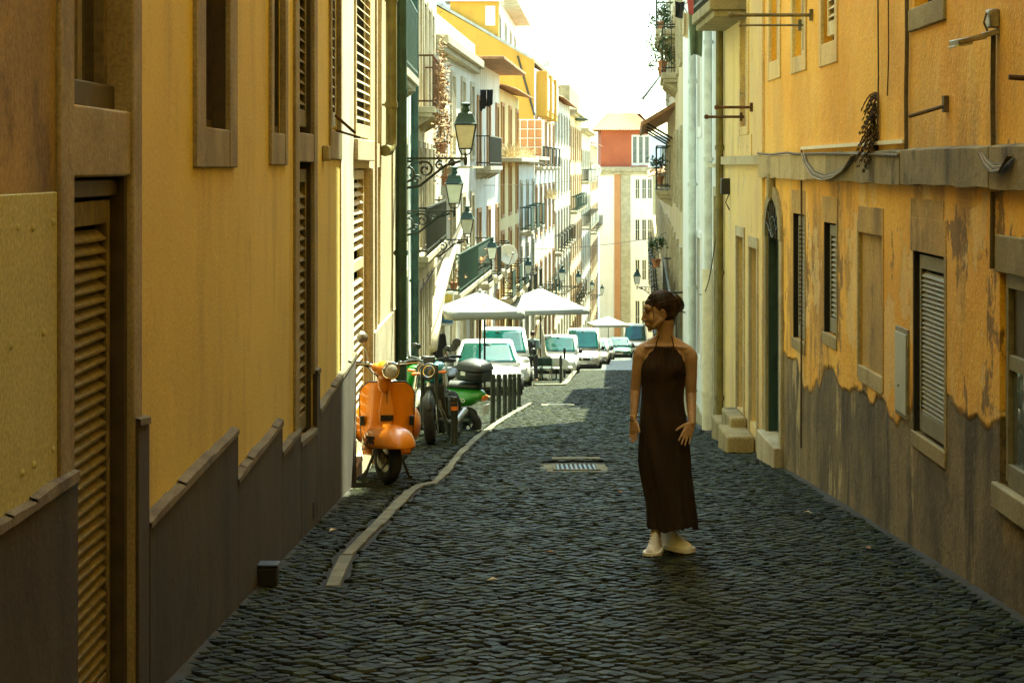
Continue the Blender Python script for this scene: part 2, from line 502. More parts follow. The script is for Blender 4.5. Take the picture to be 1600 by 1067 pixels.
for j, y in enumerate(yy):
    mb.v += [(wx(LINE_L, y)-.05, y, G(y)-.022), (wx(LINE_R, y)+.05, y, G(y)-.022)]
    if j: mb.f.append((2*j-2, 2*j-1, 2*j+1, 2*j))
obj('bedding', mb, M['joint'], setts, origin=(0, 8, G(8)))
# kerb of long pale stones, laid flush
kb = tag(thing('kerb', KERB[0], None, None), kind='structure')
acc = []
for a, b in zip(KERB, KERB[1:]):
    n = max(1, round((b-a).length/.75))
    for k in range(n): acc.append((a.lerp(b, k/n), a.lerp(b, (k+1)/n)))
for a, b in acc:
    d = (b-a); nrm = Vector((d.y, -d.x, 0)).normalized()*.041*r.uniform(.85, 1.12)
    a2 = a + d*.008; b2 = b - d*.008; t = .006 + r.uniform(-.003, .005)
    mb = MB(); P = [a2-nrm, b2-nrm, b2+nrm, a2+nrm]
    mb.poly([p + Vector((r.uniform(-.006,.006), 0, t-.056)) for p in P], (0, 0, .05))
    obj('kerb_stone', mb, M['kerb'], kb, bevel=.006)
# far kerb of the terrace
A = [at(*p) for p in ((905,572),(886,597),(880,602),(835,603))]
kb2 = tag(thing('kerb', A[0], None, None), kind='structure')
for a, b in zip(A, A[1:]):
    n = max(1, round((b-a).length/1.2))
    for k in range(n):
        p, q = a.lerp(b, (k+.02)/n), a.lerp(b, (k+.98)/n); d = q-p
        nrm = Vector((d.y, -d.x, 0)).normalized()*.09
        mb = MB(); mb.poly([v + Vector((0,0,.0)) for v in (p-nrm, q-nrm, q+nrm, p+nrm)], (0,0,.05)); obj('kerb_stone', mb, M['kerb'], kb2, bevel=.01)

# dirt gathered along the foot of both walls
for side in ('L', 'R'):
    mb = MB(); yy = 3.0; j = 0; r2 = random.Random(6)
    while yy < (17 if side == 'L' else 33):
        x0 = wx(LINE_L if side == 'L' else LINE_R, yy); sgn = 1 if side == 'L' else -1; w = .07 + .05*r2.random() + .03*math.sin(yy*1.7)
        mb.v += [(x0 - sgn*.03, yy, G(yy)+.012), (x0 + sgn*w*.5, yy, G(yy)-.002+.006*r2.random()), (x0 + sgn*w, yy, G(yy)-.016)]
        if j: b0 = 3*j; mb.f += [(b0-3, b0-2, b0+1, b0), (b0-2, b0-1, b0+2, b0+1)]
        yy += .09; j += 1
    obj('gutter_dirt', mb, M['dirt'], kind='stuff', smooth=180, label='sandy dirt gathered along the foot of the %s wall' % ('left ochre' if side == 'L' else 'right orange'), cat='dirt')
# drain gratings
def grating(c, label, w=.46, l=.75):
    t = thing('drain_grating', c, label, 'drain', 'gratings in the road', rot=(slope(c.y), 0, 0)); WO[t.name] = Vector((0,0,0))
    mb = MB(); mb.box(-w/2-.13, w/2+.13, -l/2-.1, l/2+.1, -.03, -.004)
    obj('slab', mb, M['kerb'], t, bevel=.006)
    mb = MB(); mb.box(-w/2, w/2, -l/2, -l/2+.04, -.004, .008); mb.box(-w/2, w/2, l/2-.04, l/2, -.004, .008)
    mb.box(-w/2, -w/2+.03, -l/2, l/2, -.004, .0075); mb.box(w/2-.03, w/2, -l/2, l/2, -.004, .0075)
    obj('frame', mb, M['kerb'], t)
    mb = MB(); mb.box(-w/2+.03, w/2-.03, -l/2+.04, l/2-.04, -.0035, -.001); obj('pit', mb, M['interior'], t)
    n = 9
    for k in range(n):
        x = -w/2+.05+(w-.1)*k/(n-1); mb = MB(); mb.box(x-.011, x+.011, -l/2+.04, l/2-.04, 0, .007)
        obj('bar', mb, M['iron'], t)
    return t
grating(GRATE, 'iron drain grating set in pale stone in the middle of the road nearest the woman')
mb = MB(); c = at(898, 716); mb.box(c.x-.24, c.x+.27, c.y-.1, c.y+.1, G(c.y)-.03, G(c.y)+.008)
o = obj('stone_slab', mb, M['kerb'], bevel=.008, label='pale flat stone slab laid across the road just behind the near grating', cat='slab')
o.rotation_euler = (slope(c.y), 0, .03)
grating(GRATE2, 'small iron drain grating further down the road before the bollards', .42, .9)

# ------------------------------------------------------------------ houses
class House:
    def __init__(s, name, label, P0, P1, side, top, m, depth=8, cat='house', group=None):
        s.P = Vector((P0[0], P0[1])); Q = Vector((P1[0], P1[1])); s.L = (Q-s.P).length; s.D = (Q-s.P).normalized()
        s.N = Vector((-s.D.y, s.D.x)) * (1 if side == 'L' else -1)
        s.top = top; s.m = m; s.depth = depth; s.op = []
        s.zb = G(max(P0[1], P1[1])) - 1.0
        s.root = thing(name, (P0[0], P0[1], G(P0[1])), label, cat, group)
    def pt(s, u, w, z):
        q = s.P + s.D*u + s.N*w; return Vector((q.x, q.y, z))
    def mb(s): return MB(s.pt)
    def hole(s, u0, u1, z0, z1, dep): s.op.append((u0-.002, u1+.002, z0-.002, z1+.002, dep+.002))
    def part(s, name, boxes, m, parent=None, **kw):
        b = s.mb()
        for x in boxes: b.box(*x)
        return obj(name, b, m, parent or s.root, **kw)
    def finish(s, wallname='wall', topcap=True):
        us = sorted({0.0, s.L} | {min(max(a, 0), s.L) for o in s.op for a in o[:2]})
        zs = sorted({s.zb, s.top} | {min(max(a, s.zb), s.top) for o in s.op for a in o[2:4]})
        b = s.mb()
        for u0, u1 in zip(us, us[1:]):
            run = None
            for z0, z1 in list(zip(zs, zs[1:])) + [(None, None)]:
                solid = z0 is not None and not any(o[0] < (u0+u1)/2 < o[1] and o[2] < (z0+z1)/2 < o[3] for o in s.op)
                if solid: run = (run[0] if run else z0, z1)
                elif run: b.add([(u0,0,run[0]),(u1,0,run[0]),(u1,0,run[1]),(u0,0,run[1])], [(0,1,2,3)]); run = None
        for u0, u1, z0, z1, d in s.op:
            b.add([(u0,0,z0),(u0,d,z0),(u0,d,z1),(u0,0,z1)], [(0,1,2,3)])
            b.add([(u1,0,z0),(u1,d,z0),(u1,d,z1),(u1,0,z1)], [(0,1,2,3)])
            b.add([(u0,0,z0),(u1,0,z0),(u1,d,z0),(u0,d,z0)], [(0,1,2,3)])
            b.add([(u0,0,z1),(u1,0,z1),(u1,d,z1),(u0,d,z1)], [(0,1,2,3)])
        D, L, zb, tp = s.depth, s.L, s.zb, s.top
        b.add([(0,0,zb),(0,D,zb),(0,D,tp),(0,0,tp)], [(0,1,2,3)])
        b.add([(L,0,zb),(L,D,zb),(L,D,tp),(L,0,tp)], [(0,1,2,3)])
        b.add([(0,D,zb),(L,D,zb),(L,D,tp),(0,D,tp)], [(0,1,2,3)])
        if topcap: b.add([(0,0,tp),(L,0,tp),(L,D,tp),(0,D,tp)], [(0,1,2,3)])
        return obj(wallname, b, s.m, s.root)
    def surround(s, u0, u1, z0, z1, m, t=.14, out=.03, sill=.16, name='stone_surround', parent=None):
        return s.part(name, [(u0-t, u0, -out, .02, z0-sill, z1+t), (u1, u1+t, -out, .02, z0-sill, z1+t),
                      (u0, u1, -out+.003, .02, z0-sill, z0), (u0, u1, -out+.003, .02, z1, z1+t)], m, parent, bevel=.006)
    def window(s, u0, u1, z0, z1, dep=.12, frame=.06, fm='wood_white', gm='glass_dark', bars=2, mull=True, hole=True):
        if hole: s.hole(u0, u1, z0, z1, dep)
        bx = [(u0, u0+frame, dep-.05, dep-.004, z0, z1), (u1-frame, u1, dep-.05, dep-.004, z0, z1),
              (u0+frame, u1-frame, dep-.05, dep-.004, z1-frame, z1), (u0+frame, u1-frame, dep-.05, dep-.004, z0, z0+frame)]
        if mull: c = (u0+u1)/2; bx.append((c-frame*.5, c+frame*.5, dep-.055, dep-.004, z0+frame, z1-frame))
        for k in range(1, bars): z = z0 + (z1-z0)*k/bars; bx.append((u0+frame, u1-frame, dep-.04, dep-.004, z-.018, z+.018))
        w = s.part('window', bx, M[fm])
        b = s.mb(); b.add([(u0,dep-.012,z0),(u1,dep-.012,z0),(u1,dep-.012,z1),(u0,dep-.012,z1)], [(0,1,2,3)])
        b.add([(u0,dep,z0),(u1,dep,z0),(u1,dep,z1),(u0,dep,z1)], [(0,1,2,3)])
        obj('pane', b, M[gm], w)
        return w
    def shutter(s, u0, u1, z0, z1, w, m, pitch=.05, stile=.055, tilt=.55, depth=.045, name='shutter', back=True, mid=None, thick=.009):
        """louvred leaf: stiles, rails and every slat a piece of its own"""
        bx = [(u0, u0+stile, w, w+depth, z0, z1), (u1-stile, u1, w, w+depth, z0, z1),
              (u0+stile, u1-stile, w+.002, w+depth, z1-.09, z1), (u0+stile, u1-stile, w+.002, w+depth, z0, z0+.12)]
        if mid: bx.append((u0+stile, u1-stile, w+.002, w+depth, mid-.05, mid+.05))
        sh = s.part(name, bx, m, bevel=.003)
        if back:
            s.part('backing', [(u0+.01, u1-.01, w+depth+.02, w+depth+.03, z0, z1)], M['interior'], sh)
        a, c = u0+stile, u1-stile; q = depth*.75
        b = s.mb(); zc = 0.0
        P = [(a, w+.004, -q*tilt), (a, w+.004+q, q*tilt), (a, w+.004+q, q*tilt+thick), (a, w+.004, -q*tilt+thick)]
        b.add(P + [(c, y, z) for _, y, z in P], [(0,1,2,3), (7,6,5,4), (0,4,5,1), (1,5,6,2), (2,6,7,3), (3,7,4,0)])
        zz = z0+.12+pitch*.7; first = None
        rr = random.Random(int(u0*100))
        while zz < z1-.09-pitch*.4:
            if not (mid and abs(zz-mid) < .05+pitch*.5):
                org = s.pt((a+c)/2, w+.03, zz)
                if first is None:
                    b.v = [(p[0], p[1], p[2]+zz) for p in b.v]
                    first = obj('slat', b, m, sh, origin=org)
                else:
                    o = inst('slat', first, sh, org, rot=(0, 0, 0)); o.rotation_euler = (rr.uniform(-.012, .012), rr.uniform(-.03, .03), 0)
            zz += pitch
        return sh
    def balcony(s, u0, u1, z, proj, rail=1.0, m='iron', slab='stone_pale', panels=None, step=.13, name='balcony', brackets=True, scroll=False):
        sl = s.part(name, [(u0, u1, -proj, .03, z-.12, z), (u0+.03, u1-.03, -proj+.05, .03, z-.2, z-.12)], M[slab], bevel=.01)
        b = s.mb(); r_ = .012
        for zz in (z+rail, z+.1): 
            b.box(u0+.02, u1-.02, -proj+.02, -proj+.05, zz-.018, zz+.018)
            for u in (u0+.02, u1-.05): b.box(u, u+.03, -proj+.05, 0, zz-.017, zz+.017)
        u = u0+.05
        while u < u1: b.box(u-.009, u+.009, -proj+.026, -proj+.044, z, z+rail); u += step
        w = step
        while w < proj:
            for uu in (u0+.035, u1-.035): b.box(uu-.009, uu+.009, -w-.009, -w+.009, z, z+rail)
            w += step
        if scroll:
            u = u0+.05+step/2
            while u < u1:
                b.tube([(u+.05*math.cos(t)*(1-t/9), -proj+.035, z+rail*.55+.16*math.sin(t)*(1-t/9)) for t in [k*.6 for k in range(14)]], .007, 4); u += step*1.0
        obj('railing', b, M[m], sl)
        if panels:
            s.part('panel', [(u0+.03, u1-.03, -proj+.012, -proj+.02, z+.06, z+rail-.05)], M[panels], sl)
        if brackets:
            n = max(2, int((u1-u0)/1.2)+1)
            for k in range(n):
                u = u0+.12+(u1-u0-.3)*k/(n-1); b = s.mb()
                b.add([(u,0,z-.2),(u,-proj*.8,z-.2),(u,-proj*.7,z-.25),(u,0,z-.2-min(.22,proj*.6)),(u+.08,0,z-.2),(u+.08,-proj*.8,z-.2),(u+.08,-proj*.7,z-.25),(u+.08,0,z-.2-min(.22,proj*.6))],
                      [(0,1,2,3),(4,7,6,5),(0,4,5,1),(1,5,6,2),(2,6,7,3),(3,7,4,0)])
                obj('bracket', b, M[slab], sl)
        return sl
    def pipe(s, u, r_, z0, z1, m, out=.08, name='drainpipe', elbow=False, rings=1.6, n=12):
        b = s.mb(); path = [(u, -out, z1), (u, -out, z0)]
        if elbow: path = [(u, -out, z1), (u, -out, z0+.16), (u-.02, -out, z0+.07), (u-.08, -out+.02, z0+.01), (u-.24, -out+.05, z0)]
        b.tube(path, r_, n)
        p = obj(name, b, M[m], s.root, smooth=50)
        z = z0+.5
        while z < z1:
            b = s.mb(); b.tube([(u, -out, z-.03), (u, -out, z+.03)], r_*1.18, n); b.box(u-.012, u+.012, -out, .01, z-.012, z+.012)
            obj('clamp', b, M[m], p); z += rings
        return p
# ================================================================== NEAR LEFT HOUSE (ochre)
y0 = -14.0
H = House('house', 'long ochre plastered house with stepped dark plinth filling the left side', (-1.55, y0), (-1.55, 17.28), 'L', 9, M['ochre'])
def lu(px): return LU(px) - y0
def lz(px, py): return LZ(px, py)
# window column with full height stone jambs, nearest the camera
a, b_ = lu(107), lu(200)
zs0 = lz(150, 168); zs1 = lz(150, 277)          # sill block
H.hole(a, b_, zs0, 4.2, .13)
w = H.window(a, b_-.0, zs0, 4.2, .13, .07, 'wood_old', 'glass_dark', 1, True, hole=False)
H.part('reveal', [(b_-.014, b_+.001, .004, .08, zs0, 4.2)], M['stone'], w)
H.part('sheet_of_paper', [(b_-.62, b_-.40, .09, .094, 1.66, 4.0)], M['wood_white'], w)
H.part('sill_rail', [(a, b_-.001, .05, .12, zs0, zs0+.10)], M['wood_dark'], w, bevel=.01)
H.part('sill_block', [(a, b_, -.012, .06, zs1, zs0)], M['stone'], bevel=.01)
zd0 = G(7)-.1
H.hole(a, b_, zd0, zs1, .15)
H.part('door_lining', [(a, b_, .13, .149, zd0, zs1), (b_-.05, b_+.001, .004, .13, zd0, zs1)], M['wood_dark'])
H.shutter(a+.01, b_-.07, zd0+.14, zs1-.09, .055, M['wood_old'], .047, .05, .45, .05)
H.part('head_rail', [(a, b_-.03, .035, .13, zs1-.075, zs1-.01)], M['wood_dark'], bevel=.005)
H.part('threshold', [(a-.1, b_+.1, -.05, .14, zd0-.3, zd0+.10)], M['stone'], bevel=.01)
H.part('stone_jamb', [(lu(84), a, -.022, .03, -1.2, 4.3)], M['stone'], bevel=.008)
H.part('stone_jamb', [(b_, lu(214), -.022, .03, -1.2, 4.3)], M['stone'], bevel=.008)
# second window
a, b_ = lu(316), lu(354)
zz = LZ(350, 203)
H.part('reveal', [(b_-.012, b_+.001, .004, .07, zz, 4.2)], M['wood_dark'])
H.window(a, b_, zz, 4.2, .12, .05, 'wood_dark', 'glass_dark', 1, True)
H.surround(a, b_, zz, 4.2, M['stone'], lu(366)-b_, .02, zz-LZ(364, 262))
# third window
a, b_ = lu(424), lu(442)
zz = LZ(442, 210)
H.window(a, b_, zz, 4.2, .075, .05, 'wood_dark', 'glass_dark', 1, True)
H.surround(a, b_, zz, 4.2, M['stone'], .13, .02, zz-LZ(444, 258))
# fourth: two storeys of louvred shutters in one stone frame
a, b_ = lu(464), lu(487.5)
zt = LZ(486, 210); zl = LZ(486, 254); zb_ = LZ(486, 676)
H.hole(a, b_, zt, 4.2, .11); H.hole(a, b_, zb_, zl, .11)
H.part('door_lining', [(a, b_, .095, .109, zb_, zl), (a, b_, .095, .109, zt, 4.2), (b_-.06, b_+.001, .004, .095, zb_, zl), (b_-.06, b_+.001, .004, .095, zt, 4.2)], M['wood_dark'])
H.shutter(a+.01, b_-.10, zt+.05, 4.1, .03, M['wood_old'], .075, .05, .5, .05)
H.shutter(a+.01, b_-.10, zb_+.05, zl-.05, .03, M['wood_old'], .075, .05, .5, .05)
H.part('sill_block', [(a, b_, -.015, .08, zl, zt)], M['stone'], bevel=.008)
H.part('stone_jamb', [(lu(458), a, -.02, .02, zb_-.2, 4.2)], M['stone'], bevel=.006)
H.part('stone_jamb', [(b_, lu(492.5), -.02, .02, LZ(492, 580), 4.2)], M['stone'], bevel=.006)
# fifth: narrow shutter with prop bars
a, b_ = lu(516), lu(529.5)
zz = LZ(529, 205)
H.hole(a, b_, zz, 4.2, .09)
H.part('door_lining', [(a, b_, .075, .089, zz, 4.2)], M['wood_dark'])
sh = H.shutter(a+.01, b_-.06, zz+.03, 4.1, .02, M['wood_old'], .08, .05, .5, .045)
H.surround(a, b_, zz, 4.2, M['stone'], .12, .02, zz-LZ(531, 250))
bb = H.mb(); bb.tube([(a+.3, -.01, zz+.12), (a+.42, -.16, zz-.02)], .012, 6); bb.tube([(a+.3, -.01, zz+.0), (a+.45, -.2, zz-.06)], .010, 6)
obj('prop_bar', bb, M['iron_rust'], H.root)
# small bracket on the wall
H.part('wall_bracket', [(lu(503), lu(507), -.05, .0, LZ(505, 252), LZ(505, 228))], M['stone'], bevel=.01)
# lower sheet of rendered board with rivets
H.part('board_panel', [(0.2, lu(83), -.014, .01, -1.1, LZ(80, 300))], M['sheet'], bevel=.004)
for px, py in ((20,356),(43,357),(75,347),(60,520),(8,541),(75,702),(45,726),(26,739)):
    bb = H.mb(); bb.sphere((lu(px), -.016, LZ(px, py)), (.007, .008, .012), 8, 6); obj('rivet', bb, M['sheet'], H.root, smooth=60)
# dirty upper patch left of the window
H.part('dirty_render', [(0.2, lu(83), -.008, .01, LZ(80, 299), 4.3)], M['ochre_dirty'])
# stepped plinth: one slab of render following the hill, with a rough cement lip
PL = [(-8.0, -.9+.55), (LU(0), LZ(0, 812)), (LU(104), LZ(104, 742)), (LU(104.5), None), (LU(205), None), (LU(206), LZ(206, 656)), (LU(221), LZ(221, 656)), (LU(222), None)]
def plinth(pts, name='plinth', m='plinth_dark', out=.035):
    """pts: (distance, height) along the top edge"""
    bb = H.mb(); lip = H.mb()
    for (d0, z0), (d1, z1) in zip(pts, pts[1:]):
        if abs(d1-d0) < .02: continue
        n = max(1, int((d1-d0)/.25)); 
        for k in range(n):
            e0, e1 = d0+(d1-d0)*k/n, d0+(d1-d0)*(k+1)/n; q0, q1 = z0+(z1-z0)*k/n, z0+(z1-z0)*(k+1)/n
            u0, u1 = e0-y0, e1-y0; g0, g1 = G(e0)-.15, G(e1)-.15
            bb.add([(u0,-out,g0),(u1,-out,g1),(u1,-out,q1),(u0,-out,q0),(u0,.01,g0),(u1,.01,g1),(u1,.01,q1+.02),(u0,.01,q0+.02)],
                   [(0,1,2,3),(3,2,6,7)] + ([(0,3,7,4)] if k == 0 else []) + ([(1,5,6,2)] if k == n-1 else []))
            j0, j1 = rnd.uniform(-.006, .012), rnd.uniform(-.006, .012)
            lip.add([(u0,-out-.008,q0-.018),(u1,-out-.008,q1-.018),(u1,-out-.006,q1+.008+j1),(u0,-out-.006,q0+.008+j0),(u1,.0,q1+.022+j1),(u0,.0,q0+.022+j0)],
                    [(0,1,2,3),(3,2,4,5)])
    o = obj(name, bb, M[m], H.root); obj('cement_lip', lip, M['lip'], o)
plinth([(-13.9, .75), (LU(0), LZ(0, 812)), (LU(106), LZ(106, 742))])
plinth([(LU(203), LZ(206, 656)), (LU(220), LZ(221, 654))])
plinth([(LU(221)+.005, LZ(228, 812)), (LU(362), LZ(362, 672))])
plinth([(LU(362)+.005, LZ(365, 747)), (LU(433), LZ(433, 660))])
plinth([(LU(433)+.005, LZ(437, 705)), (LU(462.5), LZ(462, 673))])
plinth([(LU(463), LZ(465, 692)), (LU(488), LZ(488, 672))])
plinth([(LU(488)+.01, LZ(490, 579)), (LU(493), LZ(493, 578))])
plinth([(LU(493)+.01, LZ(494, 642)), (LU(532), LZ(532, 583))])
plinth([(LU(532)+.01, LZ(535, 580)), (17.27, LZ(550, 555))])
H.part('sunlit_strip', [(LU(531)-y0, 17.27-y0, -.012, .01, -.6, 4.4)], M['white'], bevel=.004)  # pale strip added so the sunlit end of the wall turns white
# small dark vent low in the plinth, cable of the black box
H.part('vent', [(lu(481), lu(487), -.04, -.03, LZ(484, 806), LZ(484, 780))], M['interior'])
H.part('upper_storey', [(0, 20.5, .001, 8, 9, 22)], M['ochre'])  # unseen tall block added to cut the light near the camera
H.finish()

# black junction box at the foot of the wall
p = at(411, 914); bx = thing('junction_box', (p.x, p.y, p.z), 'small black box lying at the foot of the ochre wall', 'box'); WO[bx.name] = Vector((0,0,0))
mb = MB(); mb.box(-.085, .085, -.06, .06, 0, .11); obj('body', mb, M['black'], bx, bevel=.01)
mb = MB(); mb.box(-.09, .09, -.065, .065, .11, .128); obj('lid', mb, M['black'], bx, bevel=.005)

# ================================================================== LEFT HOUSE B: cream, sunlit louvres
def lhouse(name, label, d0, d1, top, m, **k):
    return House(name, label, (wx(LINE_L, d0), d0), (wx(LINE_L, d1), d1), 'L', top, m, **k)
y0b = 17.3
B = lhouse('house', 'cream house with tall sunlit louvred shutters beside the orange scooter', 17.3, 23.2, 8.5, M['cream'])
a, b_ = LU(551)-y0b, LU(575.5)-y0b
z1_ = LZ(560, 218)
B.hole(a+.02, b_, z1_, 4.4, .06)
B.part('door_lining', [(a+.02, b_, .055, .059, z1_, 4.4)], M['wood_dark'])
B.shutter(a+.03, b_-.04, z1_+.02, 4.3, -.03, M['wood_cream'], .085, .06, .5, .05)
B.part('sill_block', [(a-.01, b_+.15, -.05, .02, LZ(575, 252), z1_)], M['stone_pale'], bevel=.008)
zt = LZ(565, 263); zb_ = G(18.3)+.15
a2, b2 = LU(551)-y0b, LU(580)-y0b
B.hole(a2+.02, b2, zb_, zt, .14)
B.part('door_lining', [(a2+.02, b2, .13, .139, zb_, zt)], M['wood_cream'])
B.shutter(a2+.04, b2-.14, zb_+.02, zt-.02, .06, M['wood_cream'], .085, .06, .5, .05, mid=LZ(560, 420))
B.part('stone_jamb', [(b2, b2+.14, -.02, .02, zb_-.1, zt)], M['stone_pale'], bevel=.006)
B.part('stone_jamb', [(b2+.5, b2+.62, -.02, .02, zb_-.1, 4.4)], M['stone_pale'], bevel=.006)
a3, b3 = b2+.66, b2+1.25
B.window(a3, b3, LZ(596, 225), 4.3, .1, .06, 'wood_cream', 'glass_dark', 2)
B.window(a3, b3, G(20)+.2, LZ(596, 262), .1, .06, 'wood_cream', 'glass_dark', 3)
B.part('plinth', [(a2, a2+.01, -.03, .01, G(18)-.3, LZ(551, 555)), (b2+.14, B.L, -.03, .01, G(23)-.3, LZ(600, 500))], M['stone_pale'])
B.pipe(LU(597)-y0b, .062, LZ(596, 236), 5, 'pipe_olive', .10, elbow=True, rings=1.15)
B.pipe(5.35, .07, G(23)-.1, 6, 'pipe_teal', .09, rings=1.9)
B.finish()
# ================================================================== LEFT HOUSE C: pale tiles, green pipes, green balcony
C_ = lhouse('house', 'pale tiled house front with dark teal drainpipe and a green iron balcony', 23.26, 35.5, 9, M['tile_w'])
C_.pipe(11.4, .07, G(34)-.1, 6, 'pipe_teal', .10, rings=1.9)
C_.balcony(2.4, 7.2, 2.98, .36, 1.05, 'green_p', 'stone_pale', None, .075)
for k, u in enumerate((1.6, 4.2, 6.8, 9.4)):
    C_.window(u, u+1.0, G(23.2+u)+2.9, G(23.2+u)+4.6, .14, .07, 'wood_white', 'glass_sky', 2)
    C_.surround(u, u+1.0, G(23.2+u)+2.9, G(23.2+u)+4.6, M['stone_pale'])
    C_.window(u, u+1.0, G(23.2+u)+(.12 if k % 2 else 1.0), G(23.2+u)+2.3, .16, .08, 'wood_teal' if k % 2 else 'wood_white', 'glass_dark', 3)
    C_.surround(u, u+1.0, G(23.2+u)+(.12 if k % 2 else 1.0), G(23.2+u)+2.3, M['stone_pale'], sill=.1)
for u in (3.0, 5.2):
    C_.window(u, u+1.0, 3.0, 5.2, .14, .07, 'wood_white', 'glass_sky', 3)
C_.part('plinth', [(0, C_.L, -.025, .01, C_.zb, G(35)+1.0)], M['stone_pale'])
for (u, dz) in ((8.3, 1.75), (8.6, 1.35), (8.5, .95)):
    b = C_.mb(); z = G(30)+dz; b.add([(u,-.03,z-.11),(u+.16,-.03,z),(u,-.03,z+.11),(u-.16,-.03,z)], [(0,1,2,3)]); obj('sticker', b, M['black'], C_.root, solid=.004)
C_.finish()
# ================================================================== LEFT HOUSE D: beige with tall openings
D_ = lhouse('house', 'narrow beige house with tall striped openings and a dry hanging plant', 35.5, 45, 11, M['cream'])
gd = G(40)
for k, u in enumerate((.5, 2.2, 3.9, 5.6, 7.3)):
    for (za, zc) in ((.1, 2.5), (3.3, 5.3), (6.1, 8.3)):
        D_.window(u, u+.9, gd+za, gd+zc, .18, .08, 'wood_cream' if k % 2 else 'wood_white', 'glass_dark' if (k+int(za)) % 3 else 'curtain', 3)
        D_.surround(u, u+.9, gd+za, gd+zc, M['stone_pale'], .13, .04)
D_.balcony(.3, 4.8, gd+6.05, .42, .95, 'iron_rust', step=.11)
D_.balcony(.3, 9.0, gd+3.25, .30, .9, 'iron', step=.12)
D_.finish()

# ================================================================== far left row
def fill_front(h, rows, n, w=.95, fm='wood_white', gms=('glass_dark', 'glass_sky', 'curtain'), sur='stone_pale', balc=None, margin=.7, bars=2, seed=1):
    rr = random.Random(seed)
    sp = (h.L - 2*margin - w) / max(1, n-1) if n > 1 else 0
    for ri, (za, zc) in enumerate(rows):
        for k in range(n):
            u = margin + sp*k
            h.window(u, u+w, za, zc, .18, .08, fm, rr.choice(gms), bars)
            h.surround(u, u+w, za, zc, M[sur], .14, .05, .12)
            if balc and ri in balc:
                m_, pj, pan = balc[ri]; h.balcony(u-.3, u+w+.3, za-.02, pj, .95, m_, 'stone_pale', pan, .12, brackets=False)
def eave(h, z, out=.3, m='stone_pale', th=.22):
    return h.part('cornice', [(0, h.L, -out, .01, z-th, z), (0, h.L, -out*.6, .01, z-th-.15, z-th)], M[m], bevel=.02)
def tiles(h, z, out, run, rise, m='roof_tile', u0=None, u1=None, pitch=.22, back=True):
    """clay pantiles as rows of real half round ridges"""
    b = h.mb(); u0 = 0 if u0 is None else u0; u1 = h.L if u1 is None else u1
    n = int((u1-u0)/pitch)*6
    prof = [(u0+(u1-u0)*k/n, .045*abs(math.sin(math.pi*k/6))) for k in range(n+1)]
    rows = [(-out + (out+run)*j/8, z + rise*j/8) for j in range(9)]
    P = []
    for j, (w, zz) in enumerate(rows):
        for (u, dz) in prof: P.append((u, w, zz+dz+(.02 if j % 2 else 0)))
    m1 = len(prof); fs = [(j*m1+i, j*m1+i+1, (j+1)*m1+i+1, (j+1)*m1+i) for j in range(8) for i in range(m1-1)]
    b.add(P, fs)
    return obj('tiled_roof', b, M[m], h.root, solid=.02)
E1 = lhouse('house', 'white house with stone ground floor and a long green balcony of flower pots', 45.05, 57, 4.6, M['white'])
g = G(50)
fill_front(E1, [(g+.1, g+2.4), (-1.45, .75), (1.9, 3.9)], 4, 1.0, bars=3, seed=3)
E1.part('stone_base', [(0, .62, -.05, .02, E1.zb, -1.7), (E1.L-.8, E1.L, -.05, .02, E1.zb, -1.7)], M['stone_pale'], bevel=.02)
E1.balcony(1.0, 11.9, -1.47, .50, .95, 'green_p', 'stone_pale', None, .11)
E1.part('fabric_panel', [(7.0, 11.5, -.478, -.47, -1.4, -.6)], M['green_p'])
E1.part('awning', [(1.5, 5.2, -.75, .0, 1.55, 1.6)], M['stone_pale'])
eave(E1, 4.7, .3)
E1.part('parapet', [(0, .15, 0, 4, 4.6, 5.5), (0, E1.L, 0, .15, 4.6, 5.2)], M['white'])
E1.finish()
E2 = lhouse('house', 'white house with a dark laundry line under its top floor eaves', 57, 66.5, 4.75, M['white'])
fill_front(E2, [(G(60)+.1, G(60)+2.5), (-1.9, .2), (1.7, 3.6)], 3, 1.0, sur='tan', bars=2, seed=5, balc={1: ('iron', .4, None)})
E2.part('awning_roof', [(-.3, E2.L+.3, -.9, 1.2, 4.75, 4.85)], M['roof_tile'], bevel=.02)
E2.balcony(.3, 5.0, -1.0+2.6, .45, .9, 'iron')
E2.finish()
E3 = lhouse('house', 'apricot and white house with dry weeds growing on its ledge', 66.5, 76.5, 4.3, M['pale_yellow'])
fill_front(E3, [(G(71)+.1, G(71)+2.5), (-3.0, -.8), (-.1, 1.6), (2.4, 3.7)], 3, 1.1, sur='tan', seed=8, balc={1: ('iron', .45, 'green_p')})
E3.part('ledge', [(-.3, E3.L+.3, -.8, .1, 1.75, 1.9)], M['stone_pale'], bevel=.02)
tiles(E3, 4.25, .6, 2.5, .7)
E3.finish()
E4 = lhouse('house', 'white house with small green louvred balcony below the yellow gable', 76.5, 87.2, 1.9, M['white'])
fill_front(E4, [(G(81)+.1, G(81)+2.5), (-3.9, -1.8), (-1.0, .9)], 3, 1.1, seed=9, balc={2: ('green_p', .5, 'green_p'), 1: ('iron', .4, None)})
eave(E4, 2.0, .7, th=.15)
E4.finish()
F1 = lhouse('house', 'tall house with strong yellow gable facing up the street and a mansard roof', 87.25, 106, 6.0, M['white'], depth=14)
fill_front(F1, [(G(95)+.2, G(95)+2.6), (-5.2, -3.0), (-1.6, .6), (1.6, 3.8)], 5, 1.2, fm='wood_white', sur='tan', seed=11, balc={3: ('iron', .4, None), 1: ('green_p', .4, None)})
